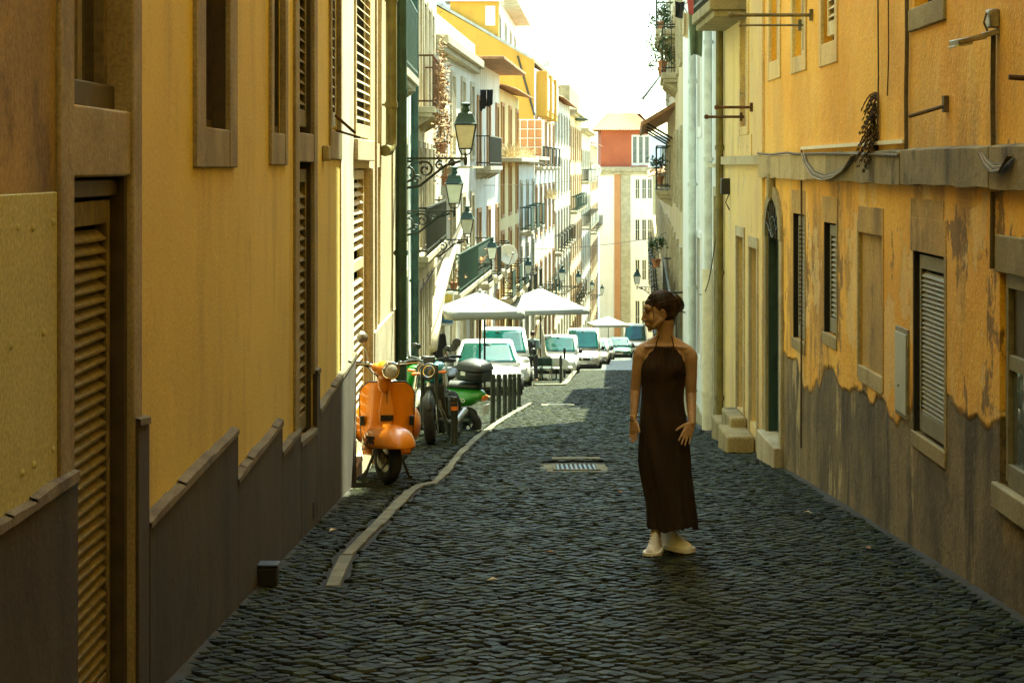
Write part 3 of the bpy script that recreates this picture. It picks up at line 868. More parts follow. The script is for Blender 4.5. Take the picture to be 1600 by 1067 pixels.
# gable rising away from the street, roof over it
b = F1.mb(); b.poly([F1.pt(0,w_,z_) if False else (-.12,w_,z_) for w_, z_ in ((.0,-6),(14,-6),(14,9.2),(5,9.2),(.0,6.4))], (.11,0,0))
obj('gable', b, M['yellow'], F1.root)
b = F1.mb(); b.add([(-.15,.1,6.5),(-.15,5,9.35),(-.15,14,9.35),(F1.L,14,9.35),(F1.L,5,9.35),(F1.L,.1,6.5)], [(0,1,4,5),(1,2,3,4)])
obj('roof_sheet', b, M['zinc'], F1.root, solid=.12)
b = F1.mb(); b.tube([(-.16,-.02,3.9),(-.16,.75,6.6)], .045, 6); obj('mansard_edge', b, M['wood_dark'], F1.root)
tiles(F1, 5.9, .35, 2.2, 1.0, u0=6)
for u in (1.5, 6.0, 10.5):
    d = F1.part('dormer', [(u, u+1.7, -.5, 1.2, 3.9, 6.0)], M['yellow'], bevel=.02)
    F1.part('window', [(u+.25, u+1.45, -.53, -.5, 4.2, 5.7)], M['wood_white'], d); F1.part('pane', [(u+.35, u+.8, -.54, -.53, 4.35, 5.6), (u+.9, u+1.35, -.54, -.53, 4.35, 5.6)], M['glass_sky'], d)
[F1.part('roof_post', [(x, x+.04, .6, .64, 6.6, 8.0)], M['iron']) for x in (3, 4.3, 5.6, 6.9, 8.2, 9.5)]
F1.finish()
G1 = lhouse('house', 'tall white house with tiled roof edge beyond the yellow gabled house', 106, 128, 5.4, M['white'], depth=12)
fill_front(G1, [(G(115)+.2, G(115)+2.6), (-6.5, -4.2), (-3.2, -1.0), (0.0, 2.0), (2.9, 4.6)], 6, 1.2, seed=13, balc={2: ('iron', .4, None)})
tiles(G1, 5.4, .5, 3, 1.2)
G1.finish()
H1 = lhouse('house', 'cream white house with a grey parapet box on its roof', 128, 150, 5.4, M['cream'], depth=12)
fill_front(H1, [(G(138)+.3, G(138)+2.8), (-8.1, -5.8), (-4.8, -2.6), (-1.4, .9), (2.0, 4.2)], 6, 1.2, sur='tan', seed=15, balc={3: ('green_p', .5, None), 1: ('iron', .5, None)})
H1.part('roof_box', [(2, 21, .1, 4, 5.4, 7.1)], M['stone'], bevel=.03)
H1.part('sunshade', [(9, 13, -.9, -.0, 4.9, 5.0)], M['green_p'])
eave(H1, 5.4, .5)
H1.finish()
I1 = lhouse('house', 'white fronted house with striped grey balconies before the red house', 150, 174, 4.6, M['white'], depth=12)
fill_front(I1, [(G(162)+.3, G(162)+2.8), (-9.8, -7.6), (-6.6, -4.2), (-3.2, -1.0), (.4, 2.8)], 6, 1.3, seed=17, balc={3: ('iron', .8, 'zinc'), 4: ('iron', .6, 'zinc')})
eave(I1, 4.6, .6)
I1.finish()
J1 = lhouse('house', 'cream house with tan window frames joined to the left flank of the red house', 174, 200, 3.6, M['cream'], depth=12)
fill_front(J1, [(G(187)+.3, G(187)+3.0), (-12, -9.6), (-8.2, -5.8), (-4.4, -2.2), (-.6, 1.8)], 6, 1.3, sur='tan', seed=19, balc={3: ('iron', .6, None)})
tiles(J1, 3.6, .6, 4, 1.4)
J1.finish()
# penthouse house standing higher behind the yellow roof
K1 = House('house', 'tall white house with overhanging flat eaves rising behind the yellow roof', (-1.6, 93), (-.55, 118), 'L', 10.2, M['white_b'], depth=14)
fill_front(K1, [(7.3, 9.3)], 5, 1.4, gms=('glass_sky', 'glass_dark'), seed=21)
K1.part('eaves', [(-.3, K1.L+.3, -.9, 6, 10.2, 10.45)], M['stone_pale'], bevel=.03)
K1.part('upper_storey', [(4, 16, 1.5, 9, 10.45, 13.5)], M['white'])
b = K1.mb(); b.box(4.5, 14, .2, .24, 10.5, 11.3); obj('railing', b, M['iron'], K1.root)
K1.finish()
# little roof lantern of the yellow house
q = thing('roof_turret', (-2.3, 88.5, 8.2), 'small yellow roof turret with pointed zinc cap on the yellow gable', 'turret')
WO[q.name] = Vector((0,0,0))
mb = MB(); mb.box(-1.1, 1.1, -1, 1, -.6, .9); obj('wall', mb, M['yellow'], q)
mb = MB(); mb.add([(-1.35,-1.25,.9),(1.35,-1.25,.9),(1.35,1.25,.9),(-1.35,1.25,.9),(0,0,2.2)], [(3,2,1,0),(0,1,4),(1,2,4),(2,3,4),(3,0,4)]); obj('roof', mb, M['zinc'], q)
mb = MB(); mb.box(.5, .95, -1.03, -1, -.2, .7); obj('window', mb, M['wood_white'], q)

# ================================================================== red house closing the view
yR = 206.0; s_ = yR/F
def fx(px): return (px-820)*s_
def fz(py): return EYE-(py-260)*s_
class Front(House):
    """front facing up the street"""
    def __init__(s, name, label, x0, x1, y, top, m, depth=10, **k):
        House.__init__(s, name, label, (x0, y), (x1, y), 'L', top, m, depth, **k); s.zb = G(y)-1
RH = Front('house', 'red and white corner house with clay tiled roof closing the street', fx(937), fx(1020), yR, fz(262), M['white_sunlit'])
L0 = fx(937)
for py0, py1 in ((280, 311), (343, 376), (406, 438), (470, 520)):
    for px in (996, 1006.5, 1015.5):
        u = fx(px)-L0; RH.window(u-.24, u+.24, fz(py1), fz(py0), .15, .06, 'wood_white', 'glass_dark', 2)
RH.part('quoin', [(fx(970)-L0, fx(985)-L0, -.12, .01, RH.zb, fz(266))], M['stone_pale'])
RH.part('orange_strip', [(fx(960)-L0, fx(969.5)-L0, -.1, .01, RH.zb, fz(266))], M['orange_p'])
RH.part('cornice', [(-.3, RH.L+.3, -.45, .02, fz(268), fz(261)), (-.1, RH.L+.1, -.25, .02, fz(273), fz(268))], M['stone_pale'], bevel=.04)
RH.part('red_storey', [(fx(939)-L0, RH.L-.5, .25, 9, fz(261), fz(203))], M['red'])
for px in (992, 1001.5, 1011):
    u = fx(px)-L0
    w_ = RH.part('window', [(u-.34, u+.34, .2, .25, fz(259), fz(211))], M['wood_white']); RH.part('pane', [(u-.2, u+.2, .19, .2, fz(255), fz(214))], M['glass_sky'], w_)
b = RH.mb(); zr = fz(204); L_ = RH.L; n = 60
P = []
for j in range(7):
    for i in range(n*2+1):
        t = j/6; u = -.9+(L_+1.1)*i/(n*2); um = (-.9 + L_+.2)/2
        P.append((um+(u-um)*(1-.55*t), -.5+4.5*t, zr+1.9*t+(.07 if i % 4 < 2 else 0)))
w1 = n*2+1
b.add(P, [(j*w1+i, j*w1+i+1, (j+1)*w1+i+1, (j+1)*w1+i) for j in range(6) for i in range(n*2)])
b.add([(-.9,-.5,zr),(-.9,9,zr),(L_*.2,4,zr+1.9),(L_+.2,-.5,zr),(L_+.2,9,zr),(L_*.8,4,zr+1.9)], [(0,1,2),(3,5,4),(1,4,5,2)])
obj('tiled_roof', b, M['roof_tile'], RH.root, solid=.05)
RH.finish()
b_y = 250.0
PY = Front('house', 'plain pale yellow house with few windows at the end right of the red house', (1000-820)*b_y/F, (1100-820)*b_y/F, b_y, EYE-(266-260)*b_y/F, M['pale_yellow'])
for px in (1030, 1044):
    for py in (330, 400, 470):
        u = (px-1000)*b_y/F; z = EYE-(py-260)*b_y/F; PY.window(u, u+.9, z-2, z, .15, .07, 'wood_white', 'glass_dark')
PY.part('cornice', [(-.2, PY.L, -.5, .02, PY.top-.1, PY.top+.25)], M['stone_pale'])
PY.finish()
WB = Front('house', 'pale blue white house top showing above the yellow end house', 15.0, 36, 280, 6.0, M['white_b'])
for u in (2, 5, 8): WB.window(u, u+1.2, 2.2, 4.6, .15, .08, 'wood_white', 'glass_sky')
WB.finish()
# hill side behind everything
# ================================================================== NEAR RIGHT HOUSE (orange ochre, peeling)
def right_wall_material():
    m, nt, b = newmat('peeling orange ochre plaster')
    g = N(nt, 'ShaderNodeNewGeometry'); sp = N(nt, 'ShaderNodeSeparateXYZ'); nt.links.new(g.outputs['Position'], sp.inputs[0])
    p = posn(nt)
    h = math_(nt, 'ADD', sp.outputs[2], math_(nt, 'MULTIPLY', sp.outputs[1], .0717))      # height above the hill
    c = mix(nt, ramp(nt, noise(nt, posn(nt, (1,.5,.6)), .8, 5), .4, .6), (.90,.53,.095), (.80,.41,.055))
    c = mix(nt, math_(nt, 'MULTIPLY', ramp(nt, noise(nt, posn(nt, (1,.5,.22)), 1.3, 7, .62), .52, .64), .5), c, (.78,.56,.20))
    low = ramp(nt, h, 3.0, 2.3)
    # washed, dirty streaks under the string course
    st = ramp(nt, noise(nt, posn(nt, (1.1, .55, .25)), 1.6, 9, .66), .48, .60)
    c = mix(nt, math_(nt, 'MULTIPLY', st, math_(nt, 'ADD', math_(nt, 'MULTIPLY', low, .55), .16)), c, (.26,.15,.045))
    fl = ramp(nt, noise(nt, posn(nt, (1,.5,.5)), 2.1, 9, .62), .565, .575)
    c = mix(nt, math_(nt, 'MULTIPLY', fl, math_(nt, 'ADD', math_(nt, 'MULTIPLY', low, .42), .08)), c, (.82,.64,.32))
    fl2 = ramp(nt, noise(nt, posn(nt, (1.6,.6,.4)), 2.8, 10, .72), .57, .60)
    c = mix(nt, math_(nt, 'MULTIPLY', fl2, math_(nt, 'MULTIPLY', low, .8)), c, (.12,.075,.03))
    # bare plinth with a ragged upper edge
    e = math_(nt, 'ADD', h, math_(nt, 'MULTIPLY', math_(nt, 'SUBTRACT', noise(nt, posn(nt, (1,.42,.6)), 1.7, 5, .5), .5), 1.05))
    pl = ramp(nt, e, .96, .90)
    gr = mix(nt, ramp(nt, noise(nt, posn(nt, (1.2,.6,.45)), 1.8, 9, .68), .38, .62), (.085,.062,.03), (.24,.18,.09))
    gr = mix(nt, math_(nt, 'MULTIPLY', ramp(nt, noise(nt, posn(nt, (2.0,1.3,.2)), 1.5, 8, .62), .54, .62), .8), gr, (.035,.025,.013))
    gr = mix(nt, math_(nt, 'MULTIPLY', ramp(nt, noise(nt, posn(nt, (1.4,.8,.3)), 1.8, 9, .66), .57, .63), .75), gr, (.52,.42,.22))
    c = mix(nt, pl, c, gr)
    c = mix(nt, .22, c, mix(nt, ramp(nt, noise(nt, p, 55, 3), .3, .7), (.1,.1,.1), (1,1,1)), 'OVERLAY')
    nt.links.new(c, b.inputs['Base Color']); b.inputs['Roughness'].default_value = .86
    hh = math_(nt, 'ADD', math_(nt, 'MULTIPLY', noise(nt, p, 24, 8, .75), 1.0), math_(nt, 'MULTIPLY', noise(nt, p, 3, 4), 3.0))
    hh = math_(nt, 'SUBTRACT', hh, math_(nt, 'MULTIPLY', pl, 3.0)); hh = math_(nt, 'SUBTRACT', hh, math_(nt, 'MULTIPLY', math_(nt, 'MULTIPLY', fl, low), 1.5))
    bump(nt, b, hh, .0065)
    return m
M['orange_wall'] = right_wall_material()
yr0 = -14.0
def ru(px): return RU(px) - yr0
Rt = House('house', 'peeling orange ochre house with stained stone string course filling the right side', (2.55, yr0), (2.55, 20.5), 'R', 23.5, M['orange_wall'])
def rwin(pxl, pxr, z0, z1, dep=.07, m='wood_grey', pitch=.030, gap=.12):
    a, b_ = ru(pxr), ru(pxl)
    Rt.hole(a, b_, z0, z1, dep)
    Rt.part('door_lining', [(a, b_, dep-.008, dep-.001, z0, z1), (b_-.03, b_+.001, .003, dep-.008, z0, z1)], M['interior'])
    Rt.shutter(a+.012, b_-gap, z0+.02, z1-.02, .022, M[m], pitch, .035, .6, .034, back=False, thick=.005)
    Rt.part('lintel', [(a-.05, b_+.05, -.005, .02, z1, z1+.22)], M['lintel'], bevel=.003)
    Rt.part('sill_block', [(a-.04, b_+.04, -.010, .02, z0-.10, z0)], M['sill_r'], bevel=.006)
    Rt.part('stone_jamb', [(a-.06, a, -.006, .02, z0, z1)], M['sill_r'], bevel=.003)
    return a, b_
rwin(1426, 1476, RZ(1476, 706), RZ(1476, 402), .09)
rwin(1287, 1307, RZ(1305, 528), RZ(1305, 350), .10, pitch=.042, gap=.2)
rwin(1239, 1257.5, RZ(1257, 538), RZ(1257, 336), .10, pitch=.042, gap=.2)
# glazed shop door at the right edge
a, b_ = 8.8-yr0, ru(1562)
z0, z1 = RZ(1562, 755), RZ(1562, 425)
Rt.hole(a, b_, z0, z1, .08)
w = Rt.part('door', [(b_-.10, b_-.05, .02, .07, z0+.02, z1), (a, b_-.10, .02, .07, z0, z0+.12), (a, b_-.10, .02, .07, z1-.08, z1), (a, b_-.10, .025, .07, z0+.62, z0+.70)], M['wood_grey'], bevel=.004)
Rt.part('pane', [(a, b_-.10, .045, .05, z0+.12, z0+.62)], M['glass_sky'], w)
Rt.part('panel', [(a, b_-.10, .05, .06, z0+.70, z1-.08)], M['wood_dark'], w)
Rt.part('door_lining', [(a, b_, .074, .079, z0, z1)], M['interior'])
Rt.part('lintel', [(a-.3, b_+.05, -.015, .02, z1, z1+.20)], M['stone'], bevel=.008)
Rt.part('threshold', [(a-.3, b_+.08, -.03, .02, z0-.14, z0)], M['stone'], bevel=.01)
# walled up window with a stone frame
a, b_ = ru(1379), ru(1342); z0, z1 = RZ(1360, 580), RZ(1360, 366)
Rt.hole(a, b_, z0, z1, .03)
Rt.part('infill', [(a, b_, .024, .03, z0, z1)], M['lintel'])
Rt.part('stone_jamb', [(b_, b_+.05, -.008, .02, z0-.1, z1+.1)], M['band_pale'], bevel=.004)
Rt.part('stone_jamb', [(a-.05, a, -.008, .02, z0-.1, z1)], M['lintel'], bevel=.004)
Rt.part('lintel', [(a-.05, b_, -.006, .02, z1, z1+.20)], M['lintel'], bevel=.004)
Rt.part('sill_block', [(a, b_, -.008, .02, z0-.12, z0)], M['band_pale'], bevel=.004)
# plaster panel beside it
Rt.part('render_patch', [(ru(1475), ru(1424), -.004, .01, RZ(1450, 372), RZ(1450, 312))], M['lintel'])
# meter cupboard
mc = Rt.part('meter_cupboard', [(ru(1421), ru(1402), -.014, .01, RZ(1412, 652), RZ(1412, 512))], M['wood_grey'], bevel=.004)
Rt.part('meter_door', [(ru(1421)+.02, ru(1402)-.02, -.022, -.014, RZ(1412, 645), RZ(1412, 520))], M['zinc'], mc, bevel=.003)
bb = Rt.mb(); bb.sphere((ru(1409), -.024, RZ(1409, 602)), (.012,.006,.012), 8, 6); obj('lock', bb, M['steel'], mc)
# string course, in long stones
zc1, zc0 = 1.70, 1.485
us = [0, 6, 12, 18, 20.6, ru(1560), ru(1505), ru(1418), ru(1375), ru(1300), ru(1250), ru(1193)]
for a, b_ in zip(us, us[1:]):
    o = rnd.uniform(-.004, .004)
    bb = Rt.mb(); n = max(2, int((b_-a)/.25)); top = []
    lo = [zc0 + rnd.uniform(-.012, .006) for _ in range(n+1)]; hi = [zc1 + rnd.uniform(-.006, .006) for _ in range(n+1)]
    for k in range(n):
        u0, u1 = a+.004+(b_-a-.008)*k/n, a+.004+(b_-a-.008)*(k+1)/n
        bb.add([(u0,-.055-o,lo[k]),(u1,-.055-o,lo[k+1]),(u1,-.055-o,hi[k+1]),(u0,-.055-o,hi[k]),(u0,.01,lo[k]),(u1,.01,lo[k+1]),(u1,.01,hi[k+1]+.02),(u0,.01,hi[k]+.02)],
               [(0,1,2,3),(3,2,6,7),(0,4,5,1)]+([(0,3,7,4)] if k == 0 else [])+([(1,5,6,2)] if k == n-1 else []))
    obj('string_course_stone', bb, M['band_pale'] if b_ > ru(1300) else M['band'], Rt.root)
# white cable trunking above it
for (pa, ya, pb, yb) in ((1256, 232, 1343, 226), (1344, 226, 1417, 221), (1418, 239, 1469, 242), (1470, 242, 1553, 240), (1554, 240, 1640, 243)):
    A_ = (ru(pa), RZ(pa, ya)); B_ = (ru(pb), RZ(pb, yb)); bb = Rt.mb()
    bb.add([(A_[0],-.03,A_[1]-.014),(B_[0],-.03,B_[1]-.014),(B_[0],-.03,B_[1]+.014),(A_[0],-.03,A_[1]+.014),(A_[0],.0,A_[1]-.014),(B_[0],.0,B_[1]-.014),(B_[0],.0,B_[1]+.014),(A_[0],.0,A_[1]+.014)],
           [(0,1,2,3),(0,4,5,1),(3,2,6,7),(0,3,7,4),(1,5,6,2)])
    obj('cable_trunking', bb, M['pipe_white'], Rt.root)
def rcable(pts, r_=.008, m='cable', out=.02, name='cable', sag=0):
    bb = Rt.mb(); P = []
    for (pa, ya) in pts: P.append(Vector((ru(pa), -out, RZ(pa, ya))))
    Q = []
    for a, c in zip(P, P[1:]):
        for k in range(6): t = k/6; q = a.lerp(c, t); q.y -= 0; Q.append(q)
    Q.append(P[-1]); bb.tube(Q, r_, 6)
    return obj(name, bb, M[m], Rt.root)
rcable([(1421, -60), (1422, 60), (1420.5, 150), (1421, 239)], .014)
rcable([(1558, 52), (1557, 150), (1558, 240)], .014); rcable([(1557, 300), (1556, 420)], .014)
rcable([(1376, -30), (1377, 120), (1375, 208)], .006); rcable([(1392.5, -30), (1393, 90), (1391, 150)], .005)
rcable([(1256, 232), (1255.5, 275), (1256, 400), (1255, 700)], .009)
rcable([(1193, 240), (1215, 242), (1240, 239), (1256, 241), (1300, 240), (1345, 241), (1400, 242), (1418, 243)], .012, 'cable', .06)
for k in range(4):
    o = 2.6*k
    rcable([(1268, 240), (1273, 254+o*.6), (1284, 268+o), (1300, 274+o), (1318, 270+o), (1335, 258+o), (1349, 243)], .007, 'cable_pale' if k % 2 else 'cable', .065+.008*k)
for k in range(5):
    o = 3*k
    rcable([(1554, 240), (1562, 250+o*.5), (1574, 258+o), (1588, 256+o), (1602, 243)], .006, 'cable_pale' if k % 2 else 'cable', .065+.006*k)
# upper windows with stone sills
for (pl, pr, yb, ys_) in ((1203, 1218, 92, 122), (1240, 1258, 84, 110), (1285, 1306, 62, 98)):
    a, b_ = ru(pr), ru(pl); z0 = RZ(pr, yb)
    Rt.window(a, b_, z0, 5.4, .12, .07, 'wood_white', 'glass_dark', 1, True) if pl != 1285 else (Rt.hole(a, b_, z0, 5.4, .1), Rt.part('door_lining', [(a, b_, .09, .099, z0, 5.4)], M['interior']), Rt.shutter(a+.02, b_-.14, z0+.06, 5.3, .02, M['wood_cream'], .07, .05, .5, .045, back=False))
    Rt.surround(a, b_, z0, 5.4, M['cream_old'], .12, .015, z0-RZ(pr, ys_))
a, b_ = ru(1479), ru(1423)
Rt.part('sill_block', [(a, b_, -.02, .02, RZ(1450, 42), RZ(1450, 5))], M['stone'], bevel=.01)
Rt.hole(a+.15, b_-.12, RZ(1450, 5), 4.2, .1); Rt.part('door_lining', [(a+.15, b_-.12, .09, .099, RZ(1450, 5), 4.2)], M['interior'])
Rt.part('pilaster', [(ru(1195), 34.49, -.03, .01, -3, 6)], M['cream_old'], bevel=.01)
# arched doorway at the far end
a, b_ = ru(1221), ru(1200); z1 = RZ(1210, 372); z0 = G(19.6)+.25
Rt.hole(a, b_, z0, z1, .16)
d = Rt.part('door', [(a, a+.09, .09, .14, z0, z1), (b_-.09, b_, .09, .14, z0, z1), (a+.09, b_-.09, .092, .14, z1-.1, z1), (a+.09, b_-.09, .092, .14, z0, z0+.75), (a+.09, b_-.09, .092, .14, z0+1.35, z0+1.45), ((a+b_)/2-.05, (a+b_)/2+.05, .088, .14, z0+.75, z1-.1)], M['wood_teal'], bevel=.006)
Rt.part('door_lining', [(b_-.02, b_+.001, .004, .09, z0, z1)], M['wood_teal'], d)
Rt.part('pane', [(a+.09, b_-.09, .12, .125, z0+.75, z1-.1)], M['glass_dark'], d)
Rt.part('panel', [(a+.15, (a+b_)/2-.1, .085, .092, z0+.12, z0+.62), ((a+b_)/2+.1, b_-.15, .085, .092, z0+.12, z0+.62)], M['wood_teal'], d, bevel=.004)
Rt.part('stone_jamb', [(a-.16, a, -.03, .02, z0-.5, z1)], M['stone_pale'], bevel=.01)
Rt.part('stone_jamb', [(b_, b_+.16, -.03, .02, z0-.5, z1)], M['stone'], bevel=.01)
Rt.part('threshold', [(a-.16, b_+.16, -.10, .12, z0-.6, z0)], M['stone_pale'], bevel=.015)
cu = (a+b_)/2; ra = (b_-a)/2
bb = Rt.mb(); n = 14
ro, ri = ra+.16, ra
pts = [(cu+ro*math.cos(math.pi*k/n), z1+ .62*ro/ro*math.sin(math.pi*k/n)*.85) for k in range(n+1)]; pin = [(cu+ri*math.cos(math.pi*k/n), z1+.42*math.sin(math.pi*k/n)*.95) for k in range(n+1)]
for k in range(n):
    bb.add([(pts[k][0],-.035,pts[k][1]),(pts[k+1][0],-.035,pts[k+1][1]),(pin[k+1][0],-.035,pin[k+1][1]),(pin[k][0],-.035,pin[k][1]),
            (pts[k][0],.01,pts[k][1]),(pts[k+1][0],.01,pts[k+1][1]),(pin[k+1][0],.01,pin[k+1][1]),(pin[k][0],.01,pin[k][1])], [(0,1,2,3),(0,4,5,1),(3,2,6,7)])
arch = obj('stone_arch', bb, M['stone'], Rt.root)
bb = Rt.mb(); P = [(p[0], -.005, p[1]) for p in pin]; bb.add(P, [tuple(range(len(P)))]); obj('tympanum', bb, M['plinth_dark'], arch)
bb = Rt.mb()
for k in range(1, 8): q = math.pi*k/8; bb.tube([(cu, -.02, z1), (cu+ri*math.cos(q), -.02, z1+.4*math.sin(q))], .009, 5)
bb.tube([(cu+ri*.55*math.cos(math.pi*k/12), -.02, z1+.22*math.sin(math.pi*k/12)) for k in range(13)], .009, 5)
obj('fan_grille', bb, M['iron'], arch)
Rt.part('keystone', [(cu-.07, cu+.07, -.075, 0, z1+.40, z1+.66)], M['stone'], arch, bevel=.01)
Rt.finish()

# things fixed on the right wall
def tube_thing(name, pts, r_, m, label, cat, group=None, caps=True):
    mb = MB(); mb.tube(pts, r_, 8)
    return obj(name, mb, M[m], label=label, cat=cat, group=group)
def rod(px, py, length, r_, m, label, group='drying rods sticking out of the walls', knobs=True, tilt=0):
    d = RU(px); z = ZZ(d, py); X = 2.55 if d < 30 else wx(LINE_R, d)
    t = thing('drying_rod', (X, d, z), label, 'rod', group); WO[t.name] = Vector((0,0,0))
    mb = MB(); mb.tube([(.02, 0, 0), (-length, 0, tilt)], r_, 8); obj('bar', mb, M[m], t)
    mb = MB(); mb.box(-.03, .0, -.03, .03, -.05, .05); obj('wall_plate', mb, M[m], t)
    if knobs:
        mb = MB(); mb.sphere((-length, 0, tilt), r_*1.9, 8, 6); obj('knob', mb, M[m], t)
    return t
rod(1270, 24, .72, .016, 'wood_old', 'long pale wooden drying rod under the upper windows, the higher and longer one')
rod(1252, 40, .56, .010, 'wood_old', 'thin pale drying rod just below the long wooden rod')
rod(1176, 168, .40, .016, 'iron_rust', 'dark iron rod sticking out above the blue house corner, the upper of two')
rod(1160, 183, .42, .016, 'iron_rust', 'dark iron rod sticking out above the blue house corner, the lower of two')
rod(1481, 163, .235, .012, 'cable', 'short brown pipe stub bent out of the orange wall below the floodlight', None, False, -.075)
rod(1617, 124, .13, .014, 'iron_rust', 'short rusty pipe stub at the right edge of the orange wall', None, False, .01)
# floodlight
d = RU(1559); fl = thing('floodlight', (2.55, d, ZZ(d, 50)), 'flat grey floodlight on a short arm under a cable box on the orange wall', 'floodlight'); WO[fl.name] = Vector((0,0,0))
mb = MB(); mb.obox((-.165, -.02, -.045), (.16, .16, .03), (0, R(-12), .1)); obj('head', mb, M['steel'], fl, bevel=.006)
mb = MB(); mb.obox((-.205, -.02, -.075), (.10, .13, .014), (0, R(-12), .1)); obj('lamp_glass', mb, M['glass_lamp'], fl, bevel=.002)
for y_ in (-.09, .05):
    mb = MB(); mb.obox((-.12, y_, -.03), (.12, .008, .02), (0, R(-14), .1)); obj('arm', mb, M['steel'], fl)
mb = MB(); mb.obox((-.04, -.02, -.01), (.09, .05, .03), (0, R(-14), 0)); obj('bracket', mb, M['steel'], fl, bevel=.004)
mb = MB(); mb.box(-.055, 0, -.05, .05, .02, .12); obj('cable_box', mb, M['steel'], fl, bevel=.008)
mb = MB(); mb.tube([(-.06, .0, .10), (-.075, 0, .05), (-.05, 0, -.01)], .006, 6); obj('cable', mb, M['cable'], fl)
# dead fern hanging from a crack
d = RU(1372); fr = thing('dead_fern', (2.55, d, ZZ(d, 245)), 'dry brown fern clump growing out of the orange wall above the string course', 'plant'); WO[fr.name] = Vector((0,0,0))
mb = MB(); r = random.Random(5)
for k in range(70):
    z0 = r.uniform(.0, .46); a = r.uniform(-1, 1); L_ = r.uniform(.07, .20)*(1.1-z0*.9); y_ = r.uniform(-.08, .08)
    P = [(-.01, y_, z0)]
    for j in range(1, 7): t = j/6; P.append((-L_*t*.75, y_+a*.06*t, z0 + .06*t - .16*t*t))
    mb.tube(P, [.004*(1-.6*j/6) for j in range(7)], 4)
    for j in range(1, 7):
        p = Vector(P[j]); s_ = .016*(1-.08*j)
        for sg in (-1, 1):
            q = p + Vector((-.006, sg*s_*1.4, -.015)); mb.add([p, q, q+Vector((-.009, 0, -.006)), p+Vector((-.009, 0, 0))], [(0,1,2,3)])
obj('fronds', mb, M['leaf_dead'], fr)
mb = MB(); mb.tube([(-.005, 0, -.02), (-.02, .0, .15), (-.03, .01, .32), (-.015, 0, .45)], [.018,.014,.01,.004], 6); obj('stem', mb, M['leaf_dead'], fr)

# ================================================================== RIGHT HOUSES further down
def rhouse(name, label, d0, d1, top, m, **k):
    return House(name, label, (wx(LINE_R, d0), d0), (wx(LINE_R, d1), d1), 'R', top, m, **k)
RB = rhouse('house', 'narrow old yellow cream house with stone doorsteps between orange and blue houses', 20.5, 24.7, 22.5, M['cream_old'])
def ub(px): return RU(px)-20.5
RB.window(ub(1169), ub(1158), ZZ(22.3, 198), 5, .1, .06, 'wood_white', 'glass_dark', 1)
RB.surround(ub(1169), ub(1158), ZZ(22.3, 198), 5, M['cream_old'], .1, .02, .1)
RB.part('plaster_panel', [(ub(1175), ub(1152), -.012, .01, ZZ(22.5, 255), ZZ(22.5, 212))], M['cream_old'])
for pl, pr, ta in ((1152, 1163, 368), (1172, 1184, 385)):
    a, b_ = ub(pr), ub(pl); zt = ZZ(RU(pl), ta); zb_ = G(22)+.35
    RB.hole(a, b_, zb_, zt, .12); dd = RB.part('door', [(a, b_, .08, .12, zb_, zt)], M['wood_old'], bevel=.003)
    RB.part('stone_jamb', [(a-.07, a, -.02, .02, zb_-.4, zt+.12)], M['stone_pale'], bevel=.006); RB.part('stone_jamb', [(b_, b_+.07, -.02, .02, zb_-.4, zt+.12)], M['stone_pale'], bevel=.006)
    RB.part('lintel', [(a, b_, -.019, .02, zt, zt+.12)], M['stone_pale'])
RB.balcony(1.6, 4.0, 3.52, .42, 1.0, 'iron', 'stone', brackets=False)
RB.pipe(4.05, .05, G(24.5), 6, 'pipe_olive', .06)
RB.part('cornice', [(0, RB.L, -.05, .01, 1.62, 1.72)], M['stone_pale'])
RB.finish()
for (px0, px1, pyt, pyb, lab) in ((1136, 1184, 682, 707, 'worn stone doorstep block nearest the orange house'), (1124, 1162, 664, 690, 'lower worn stone doorstep block further down beside the drainpipe')):
    p = at(px0, pyb); q = at(px1, pyb); mb = MB(); n = 4; h = (pyb-pyt)*p.y/F
    mb.box(p.x, 2.54, p.y, p.y+1.0, G(p.y+1)-.1, p.z+h)
    obj('doorstep', mb, M['sill_r'], bevel=.025, label=lab, cat='doorstep')
mb = MB(); p = at(1186, 700); mb.box(2.35, 2.54, p.y-.1, p.y+.9, G(p.y+1)-.1, p.z+.36); obj('doorstep', mb, M['sill_r'], bevel=.03, label='taller upright stone block against the cream wall behind the doorsteps', cat='stone')
RC = rhouse('house', 'pale blue plastered house with two drainpipes and a dark green doorway', 24.75, 34, 15, M['white_b'])
def uc(px, d=None): return RU(px)-24.75
a, b_ = .25, 1.15
RC.hole(a, b_, G(25.5)+.1, ZZ(25.2, 308), .15); dd = RC.part('door', [(a, b_, .1, .15, G(25.5)+.1, ZZ(25.2, 308))], M['green_p'], bevel=.004)
RC.part('panel', [(a+.1, b_-.1, .09, .1, G(25.5)+.3, G(25.5)+1.1), (a+.1, b_-.1, .09, .1, G(25.5)+1.3, ZZ(25.2, 325))], M['green_p'], dd, bevel=.004)
RC.surround(a, b_, G(25.5)+.1, ZZ(25.2, 308), M['stone_pale'], .13, .035, .3)
RC.part('cornice', [(a-.2, b_+.2, -.09, .01, ZZ(25.2, 262), ZZ(25.2, 256))], M['stone_pale'])
for k, (u, z0, z1) in enumerate(((2.4, 2.2, 4.2), (4.2, 2.2, 4.2), (6.4, 2.2, 4.2), (2.4, -1.3, .5), (4.3, -1.3, .5), (6.4, -1.3, .5), (2.4, 5.2, 6.3), (4.2, 5.2, 6.3), (6.4, 5.2, 6.3))):
    RC.window(u, u+.75, z0, z1, .12, .06, 'wood_white', 'glass_dark', 2)
    RC.surround(u, u+.75, z0, z1, M['white_b'], .1, .02)
RC.pipe(1.55, .055, G(26), 6.5, 'pipe_pale', .08, rings=1.6)
o = RC.pipe(1.551, .075, G(26), G(26)+2.2, 'pipe_white', .09, rings=5)
